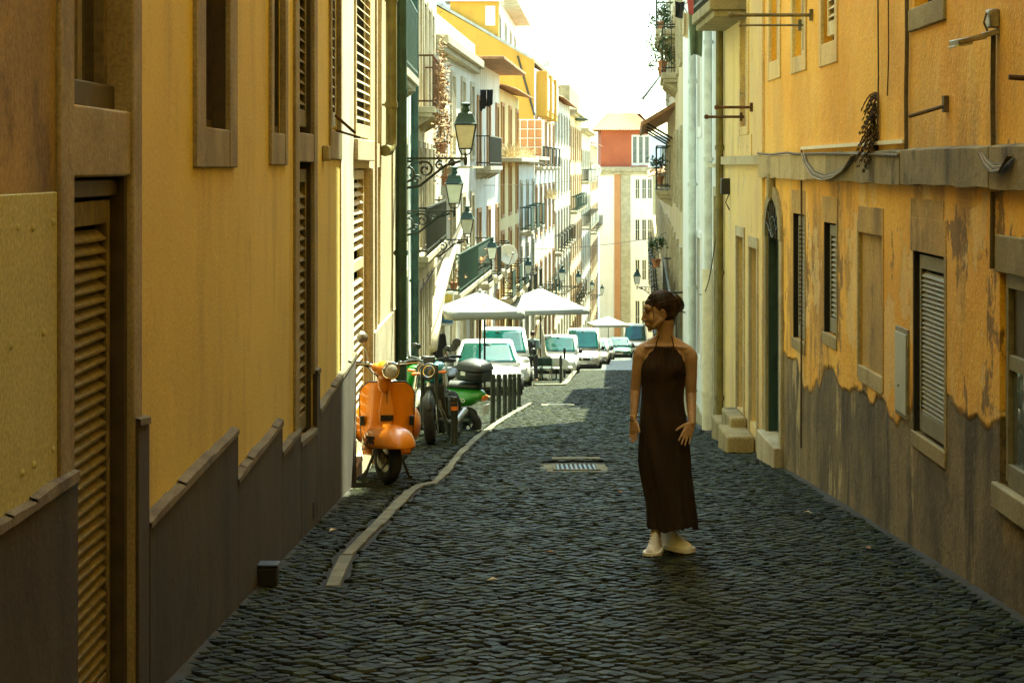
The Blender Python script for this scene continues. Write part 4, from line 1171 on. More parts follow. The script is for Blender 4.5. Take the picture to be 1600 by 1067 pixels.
RC.pipe(5.05, .06, G(30), 6.5, 'pipe_pale', .09, rings=1.6)
RC.part('plinth', [(1.3, RC.L, -.02, .01, RC.zb, G(33)+.55)], M['stone_pale'])
RC.finish()
lb = thing('wall_lantern', (2.5, 23.9, 1.35), 'small dark square wall lantern box on the corner of the blue house', 'lantern'); WO[lb.name] = Vector((0,0,0))
mb = MB(); mb.box(-.06, .05, -.06, .06, -.1, .1); obj('body', mb, M['black'], lb, bevel=.01)
mb = MB(); mb.tube([(.04, 0, -.1), (0, 0, -.2), (.05, 0, -.3)], .008, 6); obj('arm', mb, M['black'], lb)
RD = rhouse('house', 'tall cream house with iron balconies and hanging plants behind the blue house', 34, 60, 5.3, M['cream'])
fill_front(RD, [(G(47)+.8, G(47)+2.9), (-2.2, 0), (.9, 2.2), (3.57, 5.0)], 7, 1.0, sur='stone_pale', seed=31)
RD.balcony(.2, 13, -1.9, .27, 1.25, 'iron', 'stone', step=.12, scroll=True)
RD.balcony(6, 10, 3.55, .34, .95, 'iron', 'stone_pale', scroll=True)
RD.balcony(8, 13, 4.6, .45, 1.0, 'iron', 'stone_pale')
RD.balcony(14, 18.5, 1.0, .42, 1.1, 'iron', 'stone_pale', scroll=True)
RD.part('security_camera', [(2.0, 2.3, -.3, -.1, -1.55-.75, -1.40-.75)], M['pipe_white'], bevel=.03)
b = RD.mb(); b.add([(9,0,3.0),(25,0,3.0),(25,-.85,2.55),(9,-.75,2.55)], [(0,1,2,3)]); obj('awning_roof', b, M['roof_tile'], RD.root, solid=.08)
b = RD.mb()
for u in (10, 14, 18, 22):
    b = RD.mb(); b.tube([(u, 0, 2.2), (u, -.7, 2.62)], .03, 6); obj('awning_bracket', b, M['wood_dark'], RD.root)
RD.part('upper_storey', [(11, RD.L, -.001, 7, 5.3, 6.95)], M['cream'])
RD.part('cornice', [(11, RD.L, -.22, .02, 6.9, 7.1)], M['stone_pale'], bevel=.02)
RD.finish()
RE = rhouse('house', 'low cream house with projecting eaves far down on the right', 60, 128, 1.2, M['cream'])
fill_front(RE, [(G(90)+.3, G(90)+2.5), (-5, -3), (-2.0, -.2)], 16, 1.1, sur='stone_pale', seed=33, balc={1: ('iron', .4, None)})
tiles(RE, 1.25, .6, 3, 1.0)
RE.finish()
RF = rhouse('house', 'pale distant house row on the right beyond the low eaves', 128, 200, -3.5, M['pale_yellow'])
fill_front(RF, [(G(160)+.3, G(160)+2.6), (-9, -7), (-6.2, -4.4)], 16, 1.2, seed=35, balc={2: ('iron', .5, None)})
RF.finish()
# unseen block added behind the camera to darken the foreground, and rear plots
BK = House('house', 'plain ochre block added unseen behind the viewer to darken the street', (-8, -16), (10, -16), 'L', 26, M['ochre'])
BK.N = Vector((0, -1)); BK.finish()

# ================================================================== laundry
def cloth(name, c, w, h, m, label, seed, axis=(0,1), group='laundry hanging between the houses'):
    r = random.Random(seed); mb = MB(); ax = Vector((axis[0], axis[1], 0)).normalized(); nx = Vector((ax.y, -ax.x, 0))
    ph = r.uniform(0, 6)
    def f(s, t):
        ww = w*(1-.12*t); fold = .03*math.sin(s*9+ph+t*1.5)*(.3+t) + .012*math.sin(s*23+ph)
        return Vector(c) + ax*((s-.5)*ww) + nx*fold + Vector((0, 0, -t*h*(1-.05*math.sin(s*5+ph)) - .02*math.sin(s*math.pi)))
    mb.grid(f, 18, 14)
    return obj(name, mb, m, smooth=180, solid=.006, label=label, cat='laundry', group=group)
mred = plain('faded red cloth', (.5,.10,.09), .9, 0, .3, 6); mgrn = plain('olive green cloth', (.12,.16,.09), .9, 0, .3, 6)
mblk = plain('black cloth', (.025,.025,.025), .9, 0, .3, 6); mcrm = plain('cream cloth', (.7,.6,.42), .9, 0, .15, 6)
tube_thing('washing_line', [(2.5, 24.2, 3.92), (2.3, 25.5, 3.86), (2.22, 27, 3.86), (2.5, 29.5, 3.95)], .006, 'cable', 'thin washing line along the blue house above the street', 'washing line')
cloth('towel', (2.30, 25.6, 3.86), .34, .24, mred, 'red towel at the top of the washing line on the blue house', 1, (1, .4))
cloth('trousers', (2.31, 25.9, 3.70), .20, .60, mgrn, 'long olive green cloth hanging lowest on the blue house line', 2, (1, .3))
cloth('shirt', (2.14, 26.5, 3.88), .16, .22, mblk, 'small black garment left of the red towel', 3, (1, .3))
cloth('sock', (2.21, 26.3, 3.72), .11, .34, mcrm, 'narrow cream cloth between black garment and olive cloth', 4, (1, .4))
for k, (px, hh) in enumerate(((753, .62), (757.5, .55), (764.5, .5), (767, .45))):
    y_ = 58.0 + k*.3; cloth('garment', ((px-820)*y_/F, y_, ZZ(y_, 140)), .10 if k < 2 else .16, hh, mblk, ['longest', 'second', 'third', 'rightmost'][k]+' black garment on the line under the tiled awning of the white house', 10+k, (1, .4), 'black laundry on the far white house')

# ================================================================== wall lamps of the street
def scroll(mb, c, r0, turns, a0, r_=.009, sg=1, n=26, k=.82):
    P = []
    for j in range(n+1):
        t = j/n; rr = r0*(1-k*t); a = a0 + sg*turns*2*math.pi*t
        P.append((c[0]+rr*math.cos(a), 0, c[1]+rr*math.sin(a)))
    mb.tube(P, r_, 5)
def make_lamp():
    t = thing('street_lamp', (0,0,0), 'lamp', 'street lamp', 'wall lanterns along the street')
    mb = MB(); mb.box(-.02, .86, -.014, .014, .0, .025); mb.box(-.02, .01, -.04, .04, -.36, .04)
    mb.tube([(0,0,-.33),(.12,0,-.345),(.30,0,-.31),(.46,0,-.18),(.60,0,-.07),(.78,0,-.02)], .018, 6)
    o = obj('bracket', mb, M['iron'], t)
    mb = MB(); scroll(mb, (.14, -.16), .145, 1.6, 1.2, .016); scroll(mb, (.36, -.12), .10, 1.4, 2.4, .014, -1); scroll(mb, (.53, -.07), .055, 1.3, 1.0, .012); scroll(mb, (.68, -.045), .045, 1.5, 4.0, .012, -1); scroll(mb, (.25, -.24), .06, 1.2, 0, .011)
    mb.tube([(.02,0,-.02),(.1,0,-.12),(.2,0,-.05),(.33,0,-.02)], .008, 5)
    obj('scrollwork', mb, M['iron'], o, kind='stuff')
    mb = MB(); mb.sphere((.84, 0, -.02), (.022,.022,.06), 8, 8); mb.tube([(.84,0,.02),(.84,0,.08)], .014, 6)
    mb.tube([(.76,0,.13),(.79,0,.07),(.84,0,.05),(.89,0,.07),(.92,0,.13)], .009, 6)
    obj('finial', mb, M['iron'], t, smooth=60)
    cx = .84; zb, zt = .13, .42; rb, rt = .075, .125
    mb = MB()
    cb = [(cx-rb,-rb,zb),(cx+rb,-rb,zb),(cx+rb,rb,zb),(cx-rb,rb,zb)]; ct = [(cx-rt,-rt,zt),(cx+rt,-rt,zt),(cx+rt,rt,zt),(cx-rt,rt,zt)]
    for i in range(4):
        mb.tube([cb[i], ct[i]], .008, 5); mb.tube([cb[i], cb[(i+1) % 4]], .008, 5); mb.tube([ct[i], ct[(i+1) % 4]], .011, 5)
    fr = obj('lantern_frame', mb, M['iron'], t)
    for i in range(4):
        j = (i+1) % 4; mb = MB(); k = .96
        mb.add([tuple(cx+(p[0]-cx)*k if q == 0 else p[q]*(k if q == 1 else 1) for q in range(3)) for p in (cb[i], cb[j], ct[j], ct[i])], [(0,1,2,3)])
        obj('pane', mb, M['glass_lamp'], fr)
    mb = MB(); sq = lambda r_, z: [(cx-r_,-r_,z),(cx+r_,-r_,z),(cx+r_,r_,z),(cx-r_,r_,z)]
    mb.loft([sq(.145,.425), sq(.12,.45), sq(.085,.55), sq(.05,.57)]); 
    mb.lathe([(.045,.56),(.05,.60),(.035,.63),(.06,.655),(.066,.67),(.0005,.69)], (cx,0,0), n=10)
    obj('cap', mb, M['green_p'], t, smooth=30)
    return t
lamp0 = make_lamp()
lamps = [(23, 1.68, 'L'), (31, .86, 'L'), (41, .02, 'L'), (52, -1.05, 'L'), (68, -2.35, 'L'), (90, -3.95, 'L'), (112, -5.4, 'L'), (140, -7.6, 'L'), (172, -9.9, 'L')]
names = ['nearest and largest street lantern on scrolled bracket above the motorcycles', 'second street lantern behind the nearest one', 'third street lantern above a diagonal awning rod', 'fourth street lantern over the balcony of flower pots', 'fifth street lantern above the white parasols', 'sixth street lantern beyond the second parasol', 'seventh lantern over the parked vans', 'eighth small lantern before the red house', 'ninth and farthest lantern on the left row']
for k, (d, z, sd_) in enumerate(lamps):
    loc = (wx(LINE_L, d)+.0, d, z)
    if k == 0: lamp0.location = loc; lamp0['label'] = names[0]; L1 = lamp0
    else: L1 = copy_tree(lamp0, loc, label=names[k])
    if k > 0: L1.scale = (1.08,)*3
    if k > 4: L1.scale = (1.35,)*3
lr = copy_tree(lamp0, (wx(LINE_R, 92), 92, -4.2), rot=(0, 0, math.pi), label='only street lantern hanging from the right hand house row'); lr.scale = (1.3,)*3
# ================================================================== THE WOMAN
def skin_mat():
    m, nt, b = newmat('tanned skin')
    n = noise(nt, objc(nt), 9, 5)
    nt.links.new(mix(nt, ramp(nt, n, .3, .7), (.38,.24,.15), (.48,.32,.205)), b.inputs['Base Color'])
    b.inputs['Roughness'].default_value = .45; b.inputs['Subsurface Weight'].default_value = .12
    b.inputs['Subsurface Radius'].default_value = (.02,.008,.004); b.inputs['Subsurface Scale'].default_value = .4
    return m
M['skin'] = skin_mat()
M['dress'] = plain('dark brown linen', (.025,.0125,.0065), .85, 0, .3, 5, bmp=.001)
M['hair'] = plain('dark brown hair', (.035,.018,.009), .5, 0, .5, 60)
M['sneaker'] = plain('off white sneaker leather', (.84,.83,.78), .7, 0, .12, 20)
M['sole'] = plain('dark rubber sole', (.05,.04,.03), .8)
M['eye'] = plain('eye white', (.16,.14,.12), .3)
M['gold'] = plain('gold', (.75,.5,.15), .25, 1)
def remeshed(o, voxel, smooth_it=4):
    q = o.modifiers.new('remesh', 'REMESH'); q.mode = 'VOXEL'; q.voxel_size = voxel; q.use_smooth_shade = True
    q = o.modifiers.new('smooth', 'SMOOTH'); q.iterations = smooth_it; q.factor = .5
WP = at(1037, 862)
wm = thing('person', WP, 'woman in long dark brown halter dress and white sneakers glancing back down the street', 'person'); WO[wm.name] = Vector((0,0,0))
HC = Vector((-.036, -.02, 1.560))
HM = Matrix.Rotation(R(-78), 3, 'Z') @ Matrix.Rotation(R(9), 3, 'X')
def hd(x, y, z): return HC + HM @ Vector((x*1.07, y*1.07, z*1.07))
b = MB()
# torso and legs
def ell(z, cx, cy, rx, ry, n=24): return [(cx+rx*math.cos(2*math.pi*i/n), cy+ry*math.sin(2*math.pi*i/n), z) for i in range(n)]
b.loft([ell(.70,.01,.0,.07,.06), ell(.78,.01,.01,.12,.08), ell(.90,.005,.01,.12,.08), ell(1.03,-.01,0,.105,.078), ell(1.15,-.005,-.005,.122,.090), ell(1.24,.004,-.0,.142,.088), ell(1.30,.006,.005,.128,.072), ell(1.345,.002,.01,.085,.06), ell(1.38,-.005,.012,.052,.05)])
for sx, ax, ay in ((-.065, -.052, -.05), (.080, .062, .05)):
    b.capsule((sx, 0, .82), (sx*.7, ay*.6, .47), .060, .045); b.capsule((sx*.7, ay*.6+.02, .47), (ax, ay+.02, .11), .044, .033)
# neck, shoulders
b.capsule((.004, .012, 1.34), tuple(hd(0, .035, -.075)), .058, .053, 18)
b.capsule((.03, .015, 1.372), (.155, .0, 1.285), .036, .048); b.capsule((-.02, .015, 1.375), (-.135, .0, 1.302), .034, .044)
b.sphere((.168, .0, 1.255), (.053,.05,.06)); b.sphere((-.150, .0, 1.272), (.047,.047,.055))
b.capsule((.02, -.045, 1.335), (.14, -.035, 1.318), .012, .012, 8); b.capsule((-.02, -.045, 1.335), (-.12, -.035, 1.325), .012, .012, 8)
# arms
b.capsule((.172, .0, 1.25), (.178, .02, 1.02), .048, .037); b.capsule((.178, .02, 1.02), (.172, -.125, .850), .038, .024)
b.capsule((-.158, .0, 1.265), (-.182, .015, 1.04), .042, .034); b.capsule((-.182, .015, 1.04), (-.198, -.06, .868), .034, .0225)
def hand(b, w, d, side, spread, curl, L=.175):
    """palm and five separate bent fingers: w wrist, d direction of the hand, side towards the thumb"""
    w = Vector(w); d = Vector(d).normalized(); s_ = Vector(side); s_ = (s_ - d*s_.dot(d)).normalized(); nrm = d.cross(s_)
    pl = L*.5
    for k in range(4):
        q = (k-1.5)/1.5
        b.capsule(w - s_*q*.012, w + d*pl - s_*q*.028, .0145, .0125, 10)
    fl = (.070, .080, .075, .058)
    for k in range(4):
        q = (k-1.5)/1.5; base = w + d*(pl*.97 - abs(q)*.004) - s_*q*.029
        dr = (d - s_*q*spread).normalized(); p = base; rr = .0088 if k < 3 else .0076
        for j, fr in enumerate((.45, .3, .25)):
            dr = (dr + nrm*curl*(.5+j*.4)).normalized(); q2 = p + dr*fl[k]*fr
            b.capsule(p, q2, rr, rr*.9, 10); p = q2; rr *= .9
    p = w + d*pl*.25 + s_*.026; dr = (d*.75 + s_*.65 + nrm*.2).normalized(); rr = .0115
    b.capsule(w + d*.012 + s_*.012, p, .014, rr, 10)
    for fr in (.032, .028, .022):
        q2 = p + dr*fr; b.capsule(p, q2, rr, rr*.9, 10); p = q2; rr *= .9; dr = (dr + d*.22).normalized()
hand(b, (.172, -.125, .850), (-.40, -.22, -.85), (-.75, -.2, .45), .13, -.12, .160)
hand(b, (-.198, -.06, .868), (.02, -.12, -1), (.6, -.8, .0), .06, .16, .158)
# head with face
for (c, r_) in (((0, .012, .012), (.071,.089,.088)), ((0, -.026, -.034), (.063,.058,.074)), ((0, -.036, -.070), (.052,.050,.042)), ((0, -.068, -.100), (.020,.018,.016)),
                ((0, -.062, .028), (.052,.026,.03)), ((.034, -.054, -.040), (.026,.024,.034)), ((-.034, -.054, -.040), (.026,.024,.034)), ((0, -.074, -.074), (.024,.014,.020)), ((0, -.060, -.036), (.040,.030,.048))):
    b.sphere(hd(*c), r_, 20, 14, rot=HM.to_euler())
b.capsule(hd(0, -.082, .010), hd(0, -.107, -.036), .0075, .0095, 10)
b.capsule(hd(-.011, -.096, -.045), hd(.011, -.096, -.045), .008, .008, 8); b.capsule(hd(0,-.094,-.046), hd(0,-.090,-.062), .007, .006, 8)
b.sphere(hd(0, -.087, -.0685), (.019,.0075,.0055), 12, 8, rot=HM.to_euler()); b.sphere(hd(0, -.085, -.0785), (.017,.0075,.0065), 12, 8, rot=HM.to_euler())
for sx in (-1, 1):
    b.capsule(hd(sx*.036, -.050, -.082), hd(sx*.056, -.0, -.050), .018, .018, 12)
body = obj('body', b, M['skin'], wm, origin=(0, 0, 0)); remeshed(body, .0046, 6)
for sx in (-1, 1):
    e = MB(); e.sphere(hd(sx*.029, -.0690, -.003), (.0085,.0085,.006), 12, 8); eye = obj('eye', e, M['eye'], wm, smooth=180)
    e = MB(); e.sphere(hd(sx*.029, -.0768, -.004), (.0038,.002,.0038), 8, 6); obj('iris', e, M['hair'], eye, smooth=180)
    e = MB(); e.tube([hd(sx*.016, -.0885, .020), hd(sx*.028, -.086, .026), hd(sx*.042, -.076, .021)], [.002,.003,.0015], 6); obj('eyebrow', e, M['hair'], wm)
    e = MB(); e.tube([hd(sx*.016, -.0835, .003), hd(sx*.027, -.0855, .008), hd(sx*.040, -.076, .003)], [.001,.002,.0015], 6); obj('eyelashes', e, M['hair'], wm)
    e = MB(); P = [hd(sx*(.071+.012*math.sin(t)*.6), .008+.013*math.cos(t)*-1, -.018+.026*math.sin(t*1.0+.4)) for t in [k*.55 for k in range(10)]]
    e.tube(P, [.0035,.005,.006,.006,.006,.006,.006,.007,.007,.005], 6); e.sphere(hd(sx*.070, .006, -.020), (.006,.016,.022), 10, 8, rot=HM.to_euler()); obj('ear', e, M['skin'], wm, smooth=180)
e = MB(); e.sphere(hd(0, -.0905, -.0735), (.017,.005,.0085), 12, 8, rot=HM.to_euler()); obj('lips', e, plain('lips', (.38,.12,.08), .5), wm, smooth=180)
# hair: cap, bun and many strands combed back
h = MB(); h.sphere(hd(0, .024, .024), (.078,.089,.086), 24, 16, rot=HM.to_euler()); h.sphere(hd(0, .045, -.025), (.070,.066,.062), 20, 14, rot=HM.to_euler())
h.sphere(hd(0, .075, -.008), (.058,.050,.060)); h.sphere(hd(0, .100, .034), (.050,.047,.052), 20, 14, rot=HM.to_euler()); h.sphere(hd(.0, .100, .038), (.03,.03,.03)); h.sphere(hd(0, .112, .006), (.036,.034,.036))
h.sphere(hd(0, -.020, .050), (.062,.060,.042), 16, 10, rot=HM.to_euler())
hair = obj('hair', h, M['hair'], wm, origin=(0,0,0)); remeshed(hair, .006, 2)
h = MB(); r = random.Random(4)
CC = Vector((0, .024, .026)); CR = Vector((.080, .091, .088)); BD = Vector((0, 1, .12)).normalized()
for i in range(420):     # strands combed over the skull towards the bun
    while True:
        d0 = Vector((r.gauss(0,1), r.gauss(0,1), r.gauss(0,1))).normalized()
        if d0.y < -.45 and d0.z < .10: continue
        if d0.z < -.55 or d0.y > .86: continue
        if abs(d0.x) > .75 and d0.z < -.1 and d0.y < .2: continue
        break
    k0 = r.uniform(.99, 1.03); ph = r.uniform(0, 6); pts_ = []
    ang = math.acos(max(-1, min(1, d0.dot(BD)))); n_ = 9; k0 += .07*max(0, -d0.y-.25)
    for j in range(n_+1):
        t = j/n_; v = (d0*math.sin((1-t)*ang) + BD*math.sin(t*ang))/max(1e-3, math.sin(ang)); k = k0 + .012*math.sin(t*4+ph)
        pts_.append(hd(CC.x+v.x*CR.x*k, CC.y+v.y*CR.y*k, CC.z+v.z*CR.z*k))
    h.tube(pts_, [.0008] + [r.uniform(.0014,.0028)]*(n_-1) + [.001], 4)
for i in range(70):
    a = r.uniform(0, 6.28); bx = r.uniform(-.02, .02); c_ = (bx, .103+r.uniform(-.008,.012), .022+r.uniform(-.01,.012)); rr = r.uniform(.036, .05); e0 = r.uniform(0, 6.28)
    h.tube([hd(c_[0]+.035*math.sin(a)*math.cos(j*.3), c_[1]+rr*math.cos(e0+j*.38), c_[2]+rr*math.sin(e0+j*.38)) for j in range(8)], [.001,.003,.003,.003,.003,.003,.0025,.001], 4)
for i in range(16):
    p = Vector((r.uniform(-.02,.02), .135+r.uniform(-.01,.012), .0+r.uniform(-.04,.045))); d = Vector((r.uniform(-.3,.3), 1, r.uniform(-.9,.5)))*r.uniform(.015,.032)
    h.tube([hd(*p), hd(*(p+d*.6+Vector((0,0,.004)))), hd(*(p+d))], [.0022,.0014,.0004], 4)
for i in range(9):     # loose fringe beside the face and nape wisps
    sx = -1 if i % 2 else 1; o = r.uniform(-.004,.004)
    h.tube([hd(sx*.050+o, -.050, .060), hd(sx*.068+o, -.052, .030), hd(sx*.070+o, -.050, -.010+o), hd(sx*(.066+.002*i), -.050-.002*i, -.045-o*6)], [.002,.0018,.0014,.0004], 4)
for i in range(14):
    x = r.uniform(-.04,.04); h.tube([hd(x, .092, -.03), hd(x*1.1, .085, -.065), hd(x*1.2, .07, -.09-r.random()*.02)], [.004,.003,.0006], 4)
obj('hair_strands', h, M['hair'], hair, smooth=180, kind='stuff')
# dress
rows = [(1.334,.0,-.020,.094,.082,.68),(1.31,.0,-.018,.108,.088,.78),(1.28,.0,-.012,.124,.094,.92),(1.24,-.001,-.008,.136,.106,1.10),(1.20,-.003,-.006,.140,.116,1.30),(1.165,-.004,-.004,.142,.120,1.55),(1.13,-.006,-.002,.141,.118,2.1),(1.11,-.006,0,.140,.114,math.pi),
        (1.05,-.008,0,.136,.108,math.pi),(.98,-.010,0,.135,.106,math.pi),(.92,-.008,0,.140,.112,math.pi),(.86,-.003,.0,.148,.122,math.pi),(.78,.002,.0,.154,.126,math.pi),(.70,.003,-.005,.158,.124,math.pi),(.60,.006,-.01,.160,.124,math.pi),
        (.50,.016,-.012,.155,.126,math.pi),(.40,.030,-.012,.151,.130,math.pi),(.30,.042,-.01,.148,.134,math.pi),(.22,.050,-.01,.149,.138,math.pi),(.165,.053,-.01,.151,.140,math.pi)]
def interp(rows, z):
    for a, c in zip(rows, rows[1:]):
        if a[0] >= z >= c[0]:
            t = (a[0]-z)/(a[0]-c[0]); return [p+(q-p)*t for p, q in zip(a, c)]
    return list(rows[-1])
b = MB(); nU, nV = 128, 90
zs = [1.334 - (1.334-.165)*j/nV for j in range(nV+1)]
for z in zs:
    _, cx, cy, rx, ry, A_ = interp(rows, z); 
    if z < 1.1101: A_ = math.pi
    low = max(0, min(1, (1.0-z)/.8)); up = max(0, min(1, (z-1.05)/.25))
    for i in range(nU+1):
        th = -A_ + 2*A_*i/nU
        f = low*(.013*math.sin(4*th+2.2*z+.6) + .007*math.sin(9*th-5*z+math.sin(6*z)) + .004*math.sin(17*th+7*z)) + up*(.0045*math.sin(th*34) + .003*math.sin(th*21+1)) + .004*math.sin(3*th+9*z)*(1-low)
        f += .016*low*math.exp(-((th-.55-.5*(z-.6))/.12)**2) - .014*low*math.exp(-((th-.8-.5*(z-.6))/.12)**2); mid_ = math.exp(-((z-.75)/.28)**2); f += .012*mid_*math.exp(-((th+.75+1.5*(z-.75))/.22)**2) - .009*mid_*math.exp(-((th+.35+1.5*(z-.75))/.2)**2) + .010*mid_*math.exp(-((th-.1+1.7*(z-.75))/.2)**2)
        bx = .022*math.exp(-((abs(th)-.60)/.32)**2)*math.exp(-((z-1.195)/.05)**2)
        b.v.append((cx+(rx+f)*math.sin(th), cy-(ry+f+bx)*math.cos(th), z + (.012*math.sin(3*th) + .008*math.sin(7*th+1) if z < .2 else 0)))
w1 = nU+1
b.f = [(j*w1+i, j*w1+i+1, (j+1)*w1+i+1, (j+1)*w1+i) for j in range(nV) for i in range(nU)]
obj('dress', b, M['dress'], wm, smooth=180, solid=.004)
for sx, e_ in ((-1, (-.038, .02, 1.405)), (1, (.052, .02, 1.412))):
    s0 = (sx*.058+.0, -.088, 1.333); b = MB(); b.tube([s0, (sx*.052+.002, -.080, 1.36), (e_[0]*.95, -.035, 1.395), e_], [.0045,.004,.004,.004], 6); obj('strap', b, M['dress'], wm)
b = MB(); b.tube([(-.062+.124*k/12, -.094-.004*math.sin(k*.5), 1.333-.006*math.sin(math.pi*k/12)) for k in range(13)], .0045, 6); obj('neckband', b, M['dress'], wm)
b = MB(); b.tube([(-.197+.026*math.cos(t), -.055+.025*math.sin(t), .886) for t in [k*.35 for k in range(19)]], .003, 6); obj('bracelet', b, M['gold'], wm)
b = MB(); p = Vector((-.186, -.03, .868)); b = MB(); b.tube([(.132+.0095*math.cos(t), -.155+.0095*math.sin(t), .755) for t in [k*.5 for k in range(14)]], .0018, 5); obj('ring', b, M['gold'], wm)
def sneaker(px, py, yaw):
    M3 = Matrix.Rotation(yaw, 3, 'Z'); O = Vector((px, py, 0))
    def f(x, y, z): return O + M3 @ Vector((x*1.04, y*1.0, z*1.08))
    st = [(-.165,.018,.03,.045),(-.155,.036,.03,.058),(-.125,.046,.03,.07),(-.085,.049,.03,.082),(-.045,.045,.03,.104),(-.01,.040,.03,.128),(.03,.038,.03,.150),(.065,.038,.03,.152),(.085,.034,.03,.145),(.098,.02,.035,.12)]
    u = MB(f)
    u.loft([[(hw*math.cos(a)*(1 if math.sin(a) < .2 else .82), y, z0+(zt-z0)*max(0, math.sin(a)) - .004*(math.sin(a) < 0)) for a in [2*math.pi*k/16 for k in range(16)]] for (y, hw, z0, zt) in st])
    up = obj('sneaker', u, M['sneaker'], wm, smooth=60, sub=1)
    s2 = MB(f); s2.loft([[(sx*hw*1.08, y, z) for sx, z in ((-1,.006),(1,.006),(1,.036),(-1,.036))] for (y, hw) in ((-.172,.018),(-.158,.040),(-.12,.051),(-.07,.052),(0,.044),(.06,.045),(.09,.04),(.106,.02))]); obj('midsole', s2, M['sneaker'], up, smooth=60, bevel=.004)
    s3 = MB(f); s3.loft([[(sx*hw*1.09, y, z) for sx, z in ((-1,-.004),(1,-.004),(1,.007),(-1,.007))] for (y, hw) in ((-.170,.018),(-.157,.040),(-.12,.051),(-.07,.052),(0,.044),(.06,.045),(.09,.04),(.104,.02))]); obj('outsole', s3, M['sole'], up)
    for k in range(4):
        y = -.095+.022*k; zz = .083+.013*k; l = MB(f); l.tube([(-.024, y, zz-.004), (0, y-.004, zz+.006), (.024, y, zz-.004)], .0035, 5); obj('lace', l, M['sneaker'], up)
sneaker(-.062, -.07, R(-14)); sneaker(.062, .05, R(42))

# ================================================================== simple distant people
def small_person(loc, yaw, shirt, legs, label, bag=None, h=1.72, sit=False):
    t = thing('person', loc, label, 'person', rot=(0, 0, yaw)); WO[t.name] = Vector((0,0,0)); k = h/1.72
    b = MB(); b.loft([ell(.85*k,0,0,.15,.10), ell(1.05*k,0,0,.13,.09), ell(1.25*k,0,0,.17,.10), ell(1.40*k,0,0,.15,.08), ell(1.46*k,0,0,.06,.05)])
    b.capsule((0,.01,1.42*k), (0,0,1.55*k), .05, .048); b.sphere((0,-.0,1.62*k), (.074,.09,.105)); b.sphere((0,-.095,1.60*k), (.012,.014,.02)); 
    for s_ in (-1, 1):
        b.sphere((s_*.075, .005, 1.61*k), (.012,.02,.03))
        b.capsule((s_*.09,0,.88*k), (s_*.10,-.02,.48*k), .085, .058); b.capsule((s_*.10,-.02,.48*k), (s_*.11,.02,.08), .056, .038); b.capsule((s_*.11,.03,.04), (s_*.12,-.14,.03), .04, .032)
        b.capsule((s_*.19,0,1.38*k), (s_*.24,.03,1.12*k), .05, .04); b.capsule((s_*.24,.03,1.12*k), (s_*.18,-.14,.98*k), .038, .026); b.capsule((s_*.18,-.14,.98*k), (s_*.15,-.20,.93*k), .03, .02)
        for q in range(4): b.capsule((s_*.15+.012*(q-1.5),-.19,.94*k), (s_*.14+.014*(q-1.5),-.25,.90*k), .009, .008, 6)
    o = obj('body', b, M['skin'], t, origin=(0,0,0)); remeshed(o, .012, 3)
    b = MB(); b.loft([ell(.86*k,0,0,.165,.125), ell(1.05*k,0,0,.15,.11), ell(1.25*k,0,0,.185,.12), ell(1.40*k,0,0,.17,.095), ell(1.465*k,0,0,.075,.065)])
    for s_ in (-1, 1): b.capsule((s_*.18,0,1.385*k), (s_*.24,.03,1.14*k), .064, .056)
    o = obj('shirt', b, shirt, t, origin=(0,0,0)); remeshed(o, .012, 3)
    b = MB(); b.loft([ell(.80*k,0,0,.17,.125), ell(.95*k,0,0,.15,.11)])
    for s_ in (-1, 1): b.capsule((s_*.09,0,.86*k), (s_*.10,-.02,.48*k), .098, .072); b.capsule((s_*.10,-.02,.48*k), (s_*.11,.02,.13), .070, .055)
    o = obj('trousers', b, legs, t, origin=(0,0,0)); remeshed(o, .012, 3)
    b = MB(); b.sphere((0,.02,1.645*k), (.083,.095,.09)); obj('hair', b, M['hair'], t, smooth=180)
    if bag:
        b = MB(); b.sphere((.02,.19,1.15*k), (.15,.09,.22), 16, 12); b.box(-.13,-.10,-.12,.15,1.2*k,1.43*k); b.box(.10,.13,-.12,.15,1.2*k,1.43*k); obj('backpack', b, bag, t, smooth=50)
    return t
cl_dark = plain('dark shirt cloth', (.04,.04,.045), .9, 0, .2, 6); cl_jean = plain('teal trousers', (.04,.12,.13), .9, 0, .2, 6); cl_grey = plain('grey shirt cloth', (.22,.30,.30), .9, 0, .2, 6)
q = at(684, 590); small_person(Vector((-1.98, 43.0, G(43)+.02)), R(35), cl_dark, cl_jean, 'person in dark shirt standing against the beige house wall behind the scooters')
small_person(Vector((.27, 66.0, G(66)+.02)), R(165), cl_grey, cl_dark, 'man seen from behind with a black bag beside the white van', plain('black bag', (.02,.02,.02), .8))

